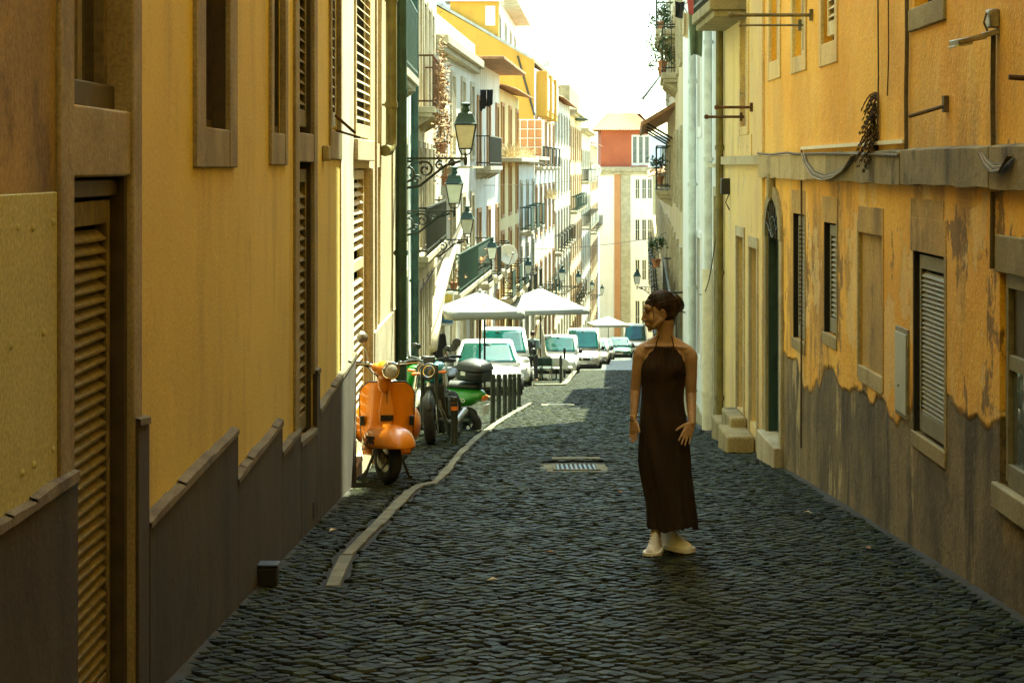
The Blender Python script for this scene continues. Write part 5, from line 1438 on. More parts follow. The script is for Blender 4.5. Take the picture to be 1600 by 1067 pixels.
# ================================================================== two wheelers
def wheel(f, R_, w, rimm='steel', spokes=True, parent=None, disc=False, n=28):
    """tyre, rim and hub about the local x axis through 0"""
    b = MB(f); pr = []
    for k in range(13): a = 2*math.pi*k/12; pr.append((R_-w*.55+math.cos(a)*w*.55, math.sin(a)*w*.5))
    rings = [[(pr[k][1], pr[k][0]*math.cos(q), pr[k][0]*math.sin(q)) for k in range(12)] for q in [2*math.pi*i/n for i in range(n)]]
    P = [p for r_ in rings for p in r_]; b.add(P, [(i*12+k, i*12+(k+1) % 12, ((i+1) % n)*12+(k+1) % 12, ((i+1) % n)*12+k) for i in range(n) for k in range(12)])
    wl = obj('wheel', b, M['rubber'], parent, smooth=60)
    b = MB(f); b.lathe([(R_-w*1.0,-w*.34),(R_-w*1.12,-w*.3),(R_-w*1.2,0),(R_-w*1.12,w*.3),(R_-w*1.0,w*.34)], axis='x', n=n, cap=False)
    b.lathe([(.001,-w*.42),(.045,-w*.42),(.05,0),(.045,w*.42),(.001,w*.42)], axis='x', n=16)
    if spokes:
        for k in range(6):
            a = 2*math.pi*k/6; b.tube([(0, .04*math.cos(a), .04*math.sin(a)), (0, (R_-w*1.1)*math.cos(a+.15), (R_-w*1.1)*math.sin(a+.15))], .012, 5)
    else: b.lathe([(.001,-w*.2),(R_-w*1.15,-w*.25),(R_-w*1.15,w*.25),(.001,w*.2)], axis='x', n=n)
    rm = obj('rim', b, M[rimm], wl, smooth=40)
    if disc:
        b = MB(f); b.lathe([(R_*.25,w*.7),(R_*.55,w*.7),(R_*.55,w*.76),(R_*.25,w*.76)], axis='x', n=24, cap=False); obj('brake_disc', b, M['steel'], wl)
    return wl
def shell(mb, c, L_, W_, H_, n=20, m=14, zcut=0.0, taper=0.0):
    """arched cover: long along y, open below"""
    def f(s, t):
        y = -math.cos(math.pi*s); k = math.sqrt(max(0, 1-abs(y)**2.4)); a = math.pi*t
        return (c[0]+W_/2*k*math.cos(a)*(1-taper*y), c[1]+L_/2*y, c[2]+H_*k*math.sin(a)**.8)
    mb.grid(f, n, m)

# ---- the orange scooter
vp = at(598, 752); vp.x = -1.225; vp.y = 17.05
VS = thing('motor_scooter', (vp.x, vp.y, G(vp.y)), 'orange vintage motor scooter parked against the ochre wall', 'scooter', rot=(slope(vp.y), 0, R(4))); WO[VS.name] = Vector((0,0,0))
YS = R(27); cs, sn = math.cos(YS), math.sin(YS)
def stf(x, y, z):    # steering: turned about the fork, tilted back with height
    yy = y; return Vector((x*cs - yy*sn, x*sn + yy*cs + .13 + .16*(z-.4), z))
wheel(lambda x, y, z: stf(x, y-.02, z+.215), .215, .105, 'steel', False, VS)
b = MB(stf); b.lathe([(.001,-.075),(.075,-.072),(.08,-.055),(.06,-.05)], (0,-.02,.215), 'x', 18); b.box(-.085,-.07,-.05,.01,.18,.42); b.tube([(-.075,-.02,.215),(-.085,.03,.36),(-.06,.05,.5)], .022, 8); b.tube([(-.09,.05,.26),(-.09,-.01,.46)], .03, 10)
obj('fork', b, M['steel'], VS, smooth=40)
b = MB(stf); shell(b, (0, -.03, .325), .70, .38, .20, 30, 20)
fd = obj('front_fender', b, M['orange'], VS, smooth=180, solid=.006)
b = MB(stf); b.tube([(0, -.33+.6*k/12, .333+.19*math.sqrt(max(0, 1-((-.31+.6*k/12)/.32)**2))) for k in range(13)], .006, 6); obj('fender_trim', b, M['orange'], fd)
b = MB(stf)
for i in range(5):
    for j in range(3):
        if (i+j) % 2: continue
        b.box(-.198, -.182, -.12+.028*i, -.092+.028*i, .36+.022*j, .382+.022*j)
obj('checker_sticker', b, M['black'], fd)
def shw(z):       # half width of the leg shield at height
    t = (z-.24)/.66
    return .215 + .035*math.sin(min(1, t*1.25)*math.pi/2) if t < .80 else (.25)*math.sqrt(max(0, 1-((t-.80)/.2)**2*.62))
def shf(s, t): z = .24+.655*t; x = (2*s-1)*shw(z); return (x, .235+.14*(z-.24)+.13*(abs(x)/.25)**2.4-.02*math.exp(-(x/.06)**2), z)
b = MB(); b.grid(shf, 28, 24); sh_ = obj('leg_shield', b, M['orange'], VS, smooth=180, solid=.007)
b = MB(); b.tube([shf(0, k/16) for k in range(17)] + [shf(k/14, 1) for k in range(1, 15)] + [shf(1, 1-k/16) for k in range(1, 17)], .0075, 6); obj('shield_trim', b, M['black'], VS)
b = MB(); b.loft([[(x*w/2, y, z) for x, y in ((-1,.24+.13*(z-.24)),(1,.24+.13*(z-.24)),(.8,.195+.13*(z-.24)),(-.8,.195+.13*(z-.24)))] for z, w in ((.50,.12),(.60,.165),(.66,.155),(.86,.075),(.885,.05))]); obj('horn_cover', b, M['orange'], VS, bevel=.01, smooth=60)
b = MB(); b.box(-.058,.058,.226,.236,.545,.60)
for k in range(5): b.box(-.055,.055,.221,.23,.55+.010*k,.554+.010*k)
obj('horn_grille', b, M['black'], VS)
b = MB(); b.box(-.0035,.0035,.255,.262,.66,.86); obj('centre_seam', b, M['black'], VS)
b = MB(); b.sphere((0,.262,.865), (.013,.006,.016), 10, 8); obj('badge', b, M['chrome'], VS, smooth=180)
for s_ in (-1, 1):
    b = MB(); b.box(s_*.225-.022, s_*.225+.022, .315, .352, .50, .59); ind = obj('indicator', b, M['glass_dark'], VS, bevel=.006)
# headset
b = MB(stf); b.sphere((0, .03, 1.0), (.105,.125,.088), 24, 16); b.capsule((0,.05,.98), (0,.06,.86), .075, .06); b.capsule((-.08,.05,1.02),(.08,.05,1.02),.05,.05); o = obj('headset', b, M['orange'], VS, origin=(0,0,0)); remeshed(o, .008, 4)
b = MB(stf); b.lathe([(.07,-.055),(.080,-.06),(.082,-.085),(.075,-.10),(.068,-.098)], (0,0,1.0), 'y', 24, False); rg = obj('headlight', b, M['chrome'], VS, smooth=50)
b = MB(stf); b.lathe([(.001,-.112),(.03,-.109),(.058,-.101),(.070,-.09)], (0,0,1.0), 'y', 24, False); obj('lens', b, M['lens'], rg, smooth=180)
for s_ in (-1, 1):
    b = MB(stf); b.tube([(s_*.07,.06,1.035),(s_*.17,.07,1.055),(s_*.32,.085,1.07)], .015, 8); hb = obj('handlebar', b, M['steel'], VS)
    b = MB(stf); b.tube([(s_*.20,.073,1.058),(s_*.22,.074,1.06),(s_*.335,.087,1.073)], [.017,.023,.022], 10); b.sphere((s_*.17,.065,1.055), (.03,.03,.03), 10, 8); obj('grip', b, M['black'], hb, smooth=60)
    b = MB(stf); b.tube([(s_*.15,.04,1.05),(s_*.20,.0,1.055),(s_*.33,-.01,1.065)], [.008,.007,.006], 6); obj('lever', b, M['chrome'], hb)
b = MB(stf); b.tube([(-.16,.06,1.06),(-.165,.07,1.14),(-.20,.08,1.24)], .005, 6); mr = obj('mirror', b, M['steel'], VS)
b = MB(stf); b.lathe([(.001,-.025),(.03,-.022),(.052,-.008),(.056,.006),(.05,.012),(.001,.012)], (-.205,.085,1.295), 'y', 22); obj('mirror_glass', b, M['steel'], mr, smooth=40)
b = MB(); b.tube([(-.03,.25,.9),(-.12,.16,.98),(-.17,.2,1.03)], .006, 6); b.tube([(-.1,.12,.32),(-.24,.14,.30),(-.22,.2,.2)], .005, 6); obj('control_cable', b, M['black'], VS)
# rear
b = MB(); b.box(-.16,.16,.36,.80,.24,.27); b.box(-.06,.06,.40,.78,.27,.31); obj('floorboard', b, M['orange'], VS, bevel=.015)
b = MB(); b.loft([ell2 for ell2 in [[(rx*math.cos(a), y, zc+rz*math.sin(a)) for a in [2*math.pi*k/18 for k in range(18)]] for y, rx, rz, zc in ((.74,.06,.14,.5),(.82,.12,.24,.50),(1.0,.15,.25,.52),(1.3,.15,.22,.54),(1.5,.10,.14,.52),(1.56,.03,.06,.5))]]); obj('rear_body', b, M['orange'], VS, smooth=60)
for s_ in (-1, 1):
    b = MB(); b.sphere((s_*.205, 1.10, .47), (.12,.31,.185), 24, 16); b.sphere((s_*.22, 1.2, .43), (.10,.26,.15), 20, 14); cw = obj('side_cowl', b, M['orange'], VS, origin=(0,0,0)); remeshed(cw, .012, 4)
b = MB(); b.loft([[(w*math.cos(a), y, z+.045*math.sin(a)) for a in [2*math.pi*k/16 for k in range(16)]] for y, w, z in ((.70,.05,.79),(.76,.11,.80),(.95,.14,.80),(1.3,.13,.82),(1.5,.10,.85),(1.55,.04,.85))]); obj('seat', b, M['leather'], VS, smooth=60)
wheel(lambda x, y, z: (x, y+1.18, z+.215), .215, .105, 'steel', False, VS)
b = MB(); b.tube([(-.12,.66,.22),(-.215,.60,.0)], .014, 8); b.tube([(.12,.66,.22),(.215,.60,.0)], .014, 8); b.tube([(-.12,.66,.22),(.12,.66,.22)], .014, 8); b.box(-.235,-.195,.58,.62,-.0,.03); b.box(.195,.235,.58,.62,-.0,.03); obj('centre_stand', b, M['iron'], VS)
b = MB(); b.tube([(.12,.72,.2),(.15,1.0,.18),(.15,1.25,.2)], [.03,.045,.04], 10); obj('exhaust', b, M['iron'], VS, smooth=50)

# ---- naked motorcycles
def motorcycle(loc, yaw, label, tank='teal_paint', fender='black', steer=0.0, lean=-5):
    t = thing('motorcycle', loc, label, 'motorcycle', 'two-wheelers parked by the wall', rot=(slope(loc[1]), R(lean), yaw)); WO[t.name] = Vector((0,0,0))
    c_, s2 = math.cos(steer), math.sin(steer)
    def sf(x, y, z): return Vector((x*c_-y*s2, x*s2+y*c_+.32*(z-.31)+.0, z))
    wheel(lambda x, y, z: sf(x, y, 0)+Vector((0, .10, z+.31)), .31, .13, 'iron', True, t, disc=True)
    wheel(lambda x, y, z: (x, y+1.42, z+.31), .31, .15, 'iron', True, t)
    for s_ in (-1, 1):
        b = MB(sf); b.tube([(s_*.085,-.0,.30),(s_*.085,.0,.56),(s_*.085,.01,.95)], [.028,.026,.022], 10); obj('fork', b, M['chrome'] if fender != 'black' else M['iron'], t, smooth=60)
        b = MB(sf); b.tube([(0,.03,.98),(s_*.12,.03,1.02),(s_*.30,.08,1.04),(s_*.37,.11,1.03)], .012, 8); hb = obj('handlebar', b, M['iron'], t)
        b = MB(sf); b.tube([(s_*.26,.07,1.04),(s_*.385,.115,1.03)], .019, 8); obj('grip', b, M['black'], hb)
        b = MB(sf); b.tube([(s_*.22,.04,1.04),(s_*.28,.04,1.14),(s_*.31,.05,1.17)], .006, 6); b.lathe([(.001,-.012),(.05,-.008),(.055,.006),(.001,.01)], (s_*.33,.05,1.20), 'y', 18); obj('mirror', b, M['black'], hb, smooth=50)
        b = MB(sf); b.capsule((s_*.12,-.06,.86),(s_*.19,-.06,.86),.012,.022); obj('indicator', b, M['orange_tape'], t, smooth=60)
    b = MB(sf); shell(b, (0,-.02,.42), .62, .15, .235, 22, 12); obj('front_fender', b, M[fender], t, smooth=180, solid=.005)
    b = MB(sf); b.lathe([(.04,.06),(.085,.03),(.10,-.05),(.102,-.075),(.09,-.08)], (0,-.05,.88), 'y', 24); hl = obj('headlight', b, M['black'], t, smooth=60)
    b = MB(sf); b.lathe([(.001,-.10),(.05,-.095),(.086,-.082)], (0,-.05,.88), 'y', 24, False); obj('lens', b, M['glass_dark'], hl, smooth=180)
    b = MB(sf); b.lathe([(.062,-.098),(.072,-.100),(.074,-.092)], (0,-.05,.88), 'y', 24, False); obj('light_ring', b, M['chrome'], hl)
    b = MB(sf); b.box(-.07,.07,-.02,.04,.97,1.06); obj('instrument', b, M['black'], t, bevel=.015)
    b = MB(); b.loft([[(rx*math.cos(a), y, zc+rz*math.sin(a)) for a in [2*math.pi*k/16 for k in range(16)]] for y, rx, rz, zc in ((.36,.05,.06,.84),(.42,.13,.12,.85),(.58,.155,.14,.86),(.75,.12,.12,.83),(.86,.06,.06,.80))]); tk = obj('fuel_tank', b, M[tank], t, smooth=60)
    for s_ in (-1, 1):
        b = MB(); b.add([(s_*.15,.34,.90),(s_*.155,.44,.92),(s_*.16,.5,.74),(s_*.15,.40,.66),(s_*.12,.34,.90),(s_*.12,.44,.92),(s_*.12,.5,.74),(s_*.12,.40,.66)], [(0,1,2,3),(7,6,5,4),(0,4,5,1),(1,5,6,2),(2,6,7,3),(3,7,4,0)]); obj('tank_panel', b, M['paint_silver'], tk, bevel=.008)
    b = MB(); b.loft([[(rx*math.cos(a), y, zc+rz*math.sin(a)) for a in [2*math.pi*k/14 for k in range(14)]] for y, rx, rz, zc in ((.78,.08,.04,.80),(.9,.13,.05,.79),(1.2,.12,.05,.80),(1.5,.09,.05,.86),(1.62,.03,.03,.88))]); obj('seat', b, M['leather'], t, smooth=60)
    b = MB(); b.box(-.14,.14,.48,.86,.32,.56); b.lathe([(.001,-.19),(.10,-.19),(.12,-.17),(.12,.17),(.10,.19),(.001,.19)], (0,.78,.42), 'x', 18)
    for k in range(5): b.box(-.11,.11,.44,.66,.58+.022*k,.59+.022*k)
    obj('engine', b, M['iron'], t, bevel=.01)
    b = MB(); b.tube([(.05,.42,.62),(.07,.34,.45),(.10,.5,.26),(.14,.9,.24),(.17,1.35,.36)], [.022,.022,.025,.04,.045], 10); obj('exhaust', b, M['steel'], t, smooth=60)
    b = MB(); b.tube([(0,.28,.88),(0,.5,.72),(0,.95,.70),(0,1.5,.80)], .025, 8); b.tube([(0,.95,.45),(0,1.42,.31)], .03, 8); b.tube([(-.08,.9,.3),(-.22,.95,.0)], .012, 6)
    b.box(-.22,.22,.30,.36,.55,.78) if False else None
    obj('frame', b, M['iron'], t)
    b = MB(); b.box(-.13,.13,.36,.40,.42,.70); obj('radiator', b, M['black'], t, bevel=.01)
    return t
motorcycle((-1.12, 22.9, G(23.2)+.01), R(-9), 'dark naked motorcycle with round headlight standing behind the orange banded bollard', 'teal_paint', 'black', R(10))
motorcycle((-1.42, 24.7, G(25.0)+.01), R(-12), 'motorcycle with a pale front mudguard close to the tiled wall', 'paint_dark', 'paint_silver', R(12), 4)

# ---- modern step through scooters
def scooter(loc, yaw, label, paint, topcase=True, text=None, shield=False):
    t = thing('motor_scooter', loc, label, 'scooter', 'two-wheelers parked by the wall', rot=(slope(loc[1]), R(4), yaw)); WO[t.name] = Vector((0,0,0))
    wheel(lambda x, y, z: (x, y+.0, z+.24), .24, .11, 'iron', True, t); wheel(lambda x, y, z: (x, y+1.30, z+.24), .24, .12, 'iron', True, t)
    b = MB(); shell(b, (0,.0,.33), .50, .17, .18, 20, 10); obj('front_fender', b, M[paint], t, smooth=180, solid=.005)
    for s_ in (-1, 1): 
        b = MB(); b.tube([(s_*.07,0,.24),(s_*.06,.10,.55)], .02, 8); obj('fork', b, M['iron'], t)
    b = MB(); b.loft([[(x*w, y, z) for x, y in ((-1,.16+yo),(-.6,.06+yo),(.6,.06+yo),(1,.16+yo),(.8,.24+yo),(-.8,.24+yo))] for z, w, yo in ((.30,.14,.06),(.45,.19,.03),(.70,.20,.06),(.88,.15,.11),(.96,.09,.14))]); obj('front_shield', b, M[paint], t, bevel=.02, smooth=60)
    b = MB(); b.box(-.17,.17,.22,.72,.26,.31); obj('floorboard', b, M['black'], t, bevel=.015)
    # rear body
    b = MB(); b.loft([[(rx*math.cos(a)*(1 if math.sin(a) < .3 else .92), y, zc+rz*math.sin(a)) for a in [2*math.pi*k/20 for k in range(20)]] for y, rx, rz, zc in ((.58,.08,.10,.46),(.64,.15,.17,.50),(.82,.185,.18,.56),(1.10,.19,.16,.60),(1.36,.17,.13,.64),(1.52,.12,.09,.68),(1.58,.04,.04,.70))]); rb = obj('rear_body', b, M[paint], t, smooth=60)
    if text:
        c = bpy.data.curves.new('lettering', 'FONT'); c.body = text; c.size = .125; c.extrude = .003; c.align_x = 'CENTER'; c.align_y = 'CENTER'
        to = bpy.data.objects.new('tmp_lettering', c); col.objects.link(to); dg = bpy.context.evaluated_depsgraph_get(); me = bpy.data.meshes.new_from_object(to.evaluated_get(dg))
        bpy.data.objects.remove(to); me.materials.clear(); me.materials.append(M['paint_white'])
        Mx = Matrix(((0,0,1,.190),(1,0,0,1.17),(0,1,0,.62),(0,0,0,1))); me.transform(Mx)
        lo = bpy.data.objects.new('lettering', me); col.objects.link(lo); lo.parent = rb; lo.location = -WO[rb.name]
        b = MB(); b.lathe([(.001,.188),(.028,.191),(.001,.197)], (0,.92,.60), 'x', 10); obj('emblem', b, M['paint_white'], rb)
    b = MB(); b.loft([[(w*math.cos(a), y, z+.05*math.sin(a)) for a in [2*math.pi*k/16 for k in range(16)]] for y, w, z in ((.56,.06,.72),(.64,.12,.75),(.9,.15,.77),(1.2,.14,.80),(1.45,.11,.82),(1.50,.05,.82))]); obj('seat', b, M['leather'], t, smooth=60)
    b = MB(); b.box(.13,.17,.85,1.36,.18,.30); b.tube([(.12,.8,.28),(.16,1.1,.26),(.17,1.45,.32)], [.025,.05,.045], 10); obj('exhaust', b, M['iron'], t, smooth=60)
    b = MB(); b.box(-.09,.09,.9,1.35,.22,.40); obj('engine', b, M['iron'], t, bevel=.03)
    for s_ in (-1, 1):
        b = MB(); b.tube([(0,.2,1.0),(s_*.15,.22,1.03),(s_*.32,.27,1.02)], .013, 8); hb = obj('handlebar', b, M['iron'], t)
        b = MB(); b.tube([(s_*.2,.235,1.03),(s_*.33,.275,1.02)], .02, 8); obj('grip', b, M['black'], hb)
        b = MB(); b.tube([(s_*.16,.21,1.03),(s_*.22,.2,1.16)], .006, 6); b.sphere((s_*.24,.2,1.2), (.06,.02,.045), 12, 8); obj('mirror', b, M['black'], hb, smooth=60)
    b = MB(); b.sphere((0,.15,1.0), (.12,.11,.08), 16, 10); obj('handlebar_cover', b, M[paint], t, smooth=180)
    b = MB(); b.sphere((0,.075,.99), (.07,.04,.045), 14, 8); obj('headlight', b, M['lens'], t, smooth=180)
    if shield:
        b = MB(); b.grid(lambda s, q: ((s-.5)*(.42-.08*q), .06+.10*q+.10*(2*s-1)**2, 1.0+.32*q), 10, 8); obj('windscreen', b, M['scooter_green'] if False else M['glass_teal'], t, smooth=180, solid=.004)
    if topcase:
        b = MB(); b.loft([[(x*w, y, z) for x, y in ((-1,1.22),(-.8,1.16),(.8,1.16),(1,1.22),(1,1.50),(.75,1.60),(-.75,1.60),(-1,1.50))] for z, w in ((.90,.16),(.93,.21),(1.06,.225))]); tc = obj('top_case', b, M['black'], t, bevel=.02)
        b = MB(); b.loft([[(x*w, 1.38+(y-1.38)*k, z) for x, y in ((-1,1.22),(-.8,1.16),(.8,1.16),(1,1.22),(1,1.50),(.75,1.60),(-.75,1.60),(-1,1.50))] for z, w, k in ((1.064,.23,1.04),(1.09,.235,1.05),(1.16,.20,.9),(1.20,.13,.6),(1.205,.05,.2))]); obj('lid', b, M['black'], tc, bevel=.015, smooth=60)
        b = MB(); b.box(.226,.232,1.28,1.36,1.0,1.06); obj('sticker', b, M['paint_silver'], tc)
    b = MB(); b.box(-.06,.06,1.56,1.60,.62,.70); obj('tail_light', b, M['orange_tape'], t, bevel=.01)
    b = MB(); b.box(-.08,.08,1.60,1.61,.42,.56); obj('number_plate', b, M['plate'], t)
    return t
SCE = scooter((-1.86, 27.7, G(27.3)+.01), R(-121), 'bright green rental scooter with white lettering and a black top case', 'scooter_green', True, 'Electro'); SCE.scale = (.94,)*3
scooter((-1.45, 26.9, G(27.5)+.01), R(-8), 'green scooter half hidden behind the motorcycles', 'scooter_green', False, None, False)

# ================================================================== bollards
def bollard(p, h, label, band=False, rad=.042):
    t = thing('bollard', p, label, 'bollard', 'iron bollards along the kerb'); WO[t.name] = Vector((0,0,0))
    b = MB(); b.lathe([(rad*1.25,-.05),(rad*1.25,.02),(rad,.035),(rad,h-.10),(rad*1.02,h-.09)], (0,0,0), n=18); obj('post', b, M['iron'], t, smooth=40)
    b = MB(); b.lathe([(rad*.86,h-.09),(rad*.86,h-.07),(rad*1.08,h-.065),(rad*1.08,h-.02),(rad*.8,h),(.001,h+.004)], (0,0,0), n=18); obj('cap', b, M['iron'], t, smooth=40)
    if band:
        for z in (.40, .49):
            b = MB(); b.lathe([(rad*1.03,z*h/.56),(rad*1.03,z*h/.56+.05)], (0,0,0), n=18, cap=False); obj('band', b, M['orange_tape'], t)
    return t
bollard(at(710, 693), .56, 'short black bollard with two orange reflective bands beside the motorcycle', True)
labs = ['nearest plain bollard of the row in front of the white car', 'second plain bollard of the kerbside row', 'third plain bollard of the kerbside row', 'fourth plain bollard of the kerbside row', 'fifth plain bollard of the kerbside row', 'sixth bollard, last of the row before the white car']
for (px, py), l in zip(((770,660),(779.5,653),(789,648),(797,643),(803.5,639),(811,635)), labs):
    p = at(px, py); bollard(p, (py-583)*p.y/F*.98, l, rad=.038)
for (px, py), l in zip(((876,601),(882,590)), ('bollard at the terrace kerb corner nearer the viewer', 'bollard at the terrace kerb just behind its twin')):
    p = at(px, py); bollard(p, 46*p.y/F, l, rad=.045)
# ================================================================== cars and vans
def car(loc, yaw, label, kind, paint, name='parked_car', glass='glass_teal', W=1.76, L=4.2, Hh=1.46):
    """front at local y=0 looking along -y. lofted body, cabin, glazing, lamps, mirrors and wheels"""
    van = kind == 'van'
    t = thing(name, loc, label, 'van' if van else 'car', 'vehicles parked along the left side', rot=(-math.atan((G(loc[1]+L*.5) - G(loc[1]-.5))/(-L*.5-.5))*1.0, 0, yaw)); WO[t.name] = Vector((0,0,0))
    hw = W/2
    if van: st = [(0,.52,.42,.62),(.10,.86,.30,.78),(.35,.97,.26,.92),(.85,1.0,.24,1.08),(1.0,1.0,.24,1.12),(L-.3,1.0,.24,1.12),(L-.05,.97,.3,1.05),(L,.9,.4,1.0)]; belt = 1.12; wb, wt = 1.0, 1.75
    else:   st = [(0,.55,.36,.58),(.10,.84,.24,.68),(.35,.95,.2,.76),(.9,1.0,.18,.86),(1.15,1.0,.18,.90),(L-.9,1.0,.18,.93),(L-.15,.93,.22,.9),(L,.8,.34,.82)]; belt = .91; wb, wt = 1.15, 1.95
    b = MB()
    rings = []
    for y, k, z0, z1 in st:
        w = hw*k; rings.append([(-w*.86,y,z0),(-w*.98,y,z0+.10),(-w,y,z0+(z1-z0)*.5),(-w*.97,y,z1-.05),(-w*.86,y,z1),(-w*.4,y,z1+.03),(0,y,z1+.035),(w*.4,y,z1+.03),(w*.86,y,z1),(w*.97,y,z1-.05),(w,y,z0+(z1-z0)*.5),(w*.98,y,z0+.10),(w*.86,y,z0)])
    b.loft(rings); bo = obj('body', b, M[paint], t, smooth=50, sub=1)
    # cabin
    tw = hw*(.86 if van else .74); bw = hw*.95
    yb0, yt0 = wb-.12, wt; yt1 = L-.25 if van else L-1.15; yb1 = L-.03 if van else L-.25
    def cab(t_):      # ring at parameter along the roof section from belt to top
        return None
    prof = [(yb0, belt-.03, bw), (yb0+(yt0-yb0)*.5, belt+(Hh-.07-belt)*.5, (bw+tw)/2+.01), (yt0, Hh-.07, tw+.01), (yt0+.25, Hh-.01, tw), ((yt0+yt1)/2, Hh+.02, tw), (yt1, Hh-.02, tw), (yt1+(yb1-yt1)*.5, belt+(Hh-belt)*.52, (bw+tw)/2), (yb1, belt-.02, bw*.97)]
    b = MB(); rings = []
    for y, z, w in prof:
        rings.append([(-w, y, z), (-w*.92, y, z+.025), (-w*.5, y, z+.04), (0, y, z+.045), (w*.5, y, z+.04), (w*.92, y, z+.025), (w, y, z)])
    b.loft(rings, False, False)
    for s_ in (-1, 1):
        side = [(s_*w, y, z) for y, z, w in prof]; base = [(s_*bw, y, belt-.04) for y, z, w in prof]
        b.add(side+base, [(k, k+1, len(prof)+k+1, len(prof)+k) for k in range(len(prof)-1)])
    obj('cabin', b, M[paint], t, smooth=35, solid=.01)
    # windscreen: curved patch just proud of the cabin
    def ws(s, q):
        z = belt+.04+(Hh-.12-belt)*q; y = yb0+(yt0-yb0)*((z-belt+.03)/(Hh-.07-belt+.03)); w = bw+(tw-bw)*((z-belt)/(Hh-.07-belt)); x = (2*s-1)*w*.90
        return (x, y-.035-.035*(1-(2*s-1)**2), z+.03)
    b = MB(); b.grid(ws, 12, 8); g = obj('windscreen', b, M[glass], t, smooth=180, solid=.008)
    b = MB(); b.tube([ws(k/12, 0) for k in range(13)], .014, 5); b.tube([ws(.2, .02), ws(.45, .16)], .008, 4); b.tube([ws(.55, .02), ws(.8, .16)], .008, 4); obj('wiper', b, M['black'], g)
    b = MB(); b.sphere(ws(.5, .88), (.11,.02,.035), 10, 6); obj('rear_view_mirror', b, M['black'], g)
    for s_ in (-1, 1):
        # side glazing in panes
        zb, zt = belt+.05, Hh-.10
        def sx(z): return s_*(bw+(tw-bw)*((z-belt)/(Hh-.07-belt))+.014)
        cuts = [(yb0+.45, yb0+1.25), (yb0+1.33, yt1+.05)] if not van else [(yb0+.42, yb0+1.35)]
        for (ya, yc) in cuts:
            yy = ya + (.45*(yt0-yb0) if ya < yb0+.5 else 0)
            b = MB(); b.add([(sx(zb),ya,zb),(sx(zb),yc,zb),(sx(zt),yc-.03,zt),(sx(zt),yy,zt)], [(0,1,2,3)]); obj('side_window', b, M[glass], t, solid=.006)
        b = MB(); y_ = yb0+.42; b.sphere((s_*(hw+.10), y_, belt+.10), (.095,.055,.075 if not van else .12), 12, 8); b.tube([(s_*hw*.93, y_+.02, belt+.03),(s_*(hw+.08), y_, belt+.06)], .02, 6); obj('wing_mirror', b, M['black'] if van or paint != 'paint_white' else M[paint], t, smooth=60)
        # headlamps
        hz = .66 if not van else .78
        b = MB(); b.add([(s_*hw*.50,.045,hz-.05),(s_*hw*.86,.16,hz-.06),(s_*hw*.92,.34,hz+.08),(s_*hw*.60,.13,hz+.08),(s_*hw*.50,.2,hz-.05),(s_*hw*.86,.3,hz-.06),(s_*hw*.9,.4,hz+.08),(s_*hw*.60,.25,hz+.08)], [(0,1,2,3),(4,7,6,5),(0,4,5,1),(1,5,6,2),(2,6,7,3),(3,7,4,0)]); obj('headlight', b, M['lens'], t, bevel=.02)
        for wy in (.82, L-.75):
            R_ = .31 if not van else .34
            f = (lambda wy, s_, R_: (lambda x, y, z: (s_*(hw-.10)+x, y+wy, z+R_)))(wy, s_, R_)
            b = MB(f); b.lathe([(R_-.11,-.10),(R_-.03,-.105),(R_,-.07),(R_,.07),(R_-.03,.105),(R_-.11,.10)], axis='x', n=26); wl = obj('wheel', b, M['rubber'], t, smooth=40)
            b = MB(f); b.lathe([(.001,s_*.085),(.06,s_*.10),(R_-.14,s_*.095),(R_-.105,s_*.108),(R_-.105,s_*.09)], axis='x', n=22)
            obj('rim', b, M['steel'], wl, smooth=40)
            b = MB(); b.tube([(s_*(hw+.004)*1.0, wy+(R_+.05)*math.cos(a), R_+(R_+.05)*math.sin(a)) for a in [math.pi*k/14 for k in range(15)]], .035, 6); obj('wheel_arch', b, M['black'], t)
    b = MB(); b.box(-hw*.42,hw*.42,.0,.10,.5 if not van else .58,.60 if not van else .74); gr = obj('grille', b, M['black'], t, bevel=.02)
    b = MB(); b.box(-hw*.8,hw*.8,.02,.2,.26,.40); obj('bumper_intake', b, M['black'], t, bevel=.03)
    b = MB(); b.box(-.26,.26,-.03,.0,.40,.50); obj('number_plate', b, M['plate'], t, bevel=.004)
    b = MB(); b.sphere((0,.0,.62 if not van else .66), (.06,.02,.05), 12, 8); obj('emblem', b, M['chrome'], gr, smooth=60)
    b = MB(); b.box(-hw*.88,hw*.88,.2,L-.15,.14,.25); obj('underbody', b, M['black'], t)
    return t
def row(px_right, d):      # parked nearside position: right flank at this pixel
    return (px_right-820)*d/F
car((-.92, 46.6, G(48.5)+.0), R(1), 'white hatchback car parked first in the row behind the bollards', 'car', 'paint_white', W=1.74, L=4.1, Hh=1.50)
car((-.74, 57.5, G(59.5)), R(3), 'large white van directly behind the white hatchback', 'van', 'paint_white', name='parked_van', W=1.95, L=4.9, Hh=1.95)
car((1.45, 86.5, G(88.5)), R(-3), 'white small van with roof antenna behind the cafe tables', 'van', 'paint_white', name='parked_van', W=1.85, L=4.4, Hh=1.92)
car((2.95, 98.5, G(100.5)), R(-3), 'pale silver van standing behind the cafe table van', 'van', 'paint_silver', name='parked_van', W=1.9, L=4.9, Hh=2.2)
car((3.95, 110, G(112)), R(-3), 'cream hatchback, first car after the two pale vans', 'car', 'paint_silver', W=1.75, L=4.1, Hh=1.52)
car((4.35, 117.5, G(119.5)), R(-3), 'pale grey car, second after the two pale vans', 'car', 'paint_silver', W=1.75, L=4.2, Hh=1.5)
car((4.95, 125, G(127)), R(-3), 'dark grey car, third after the two pale vans', 'car', 'paint_grey', W=1.75, L=4.2, Hh=1.5)
car((6.55, 133, G(135)), R(-2), 'teal saloon car near the far parasol', 'car', 'paint_teal', W=1.8, L=4.4, Hh=1.5)
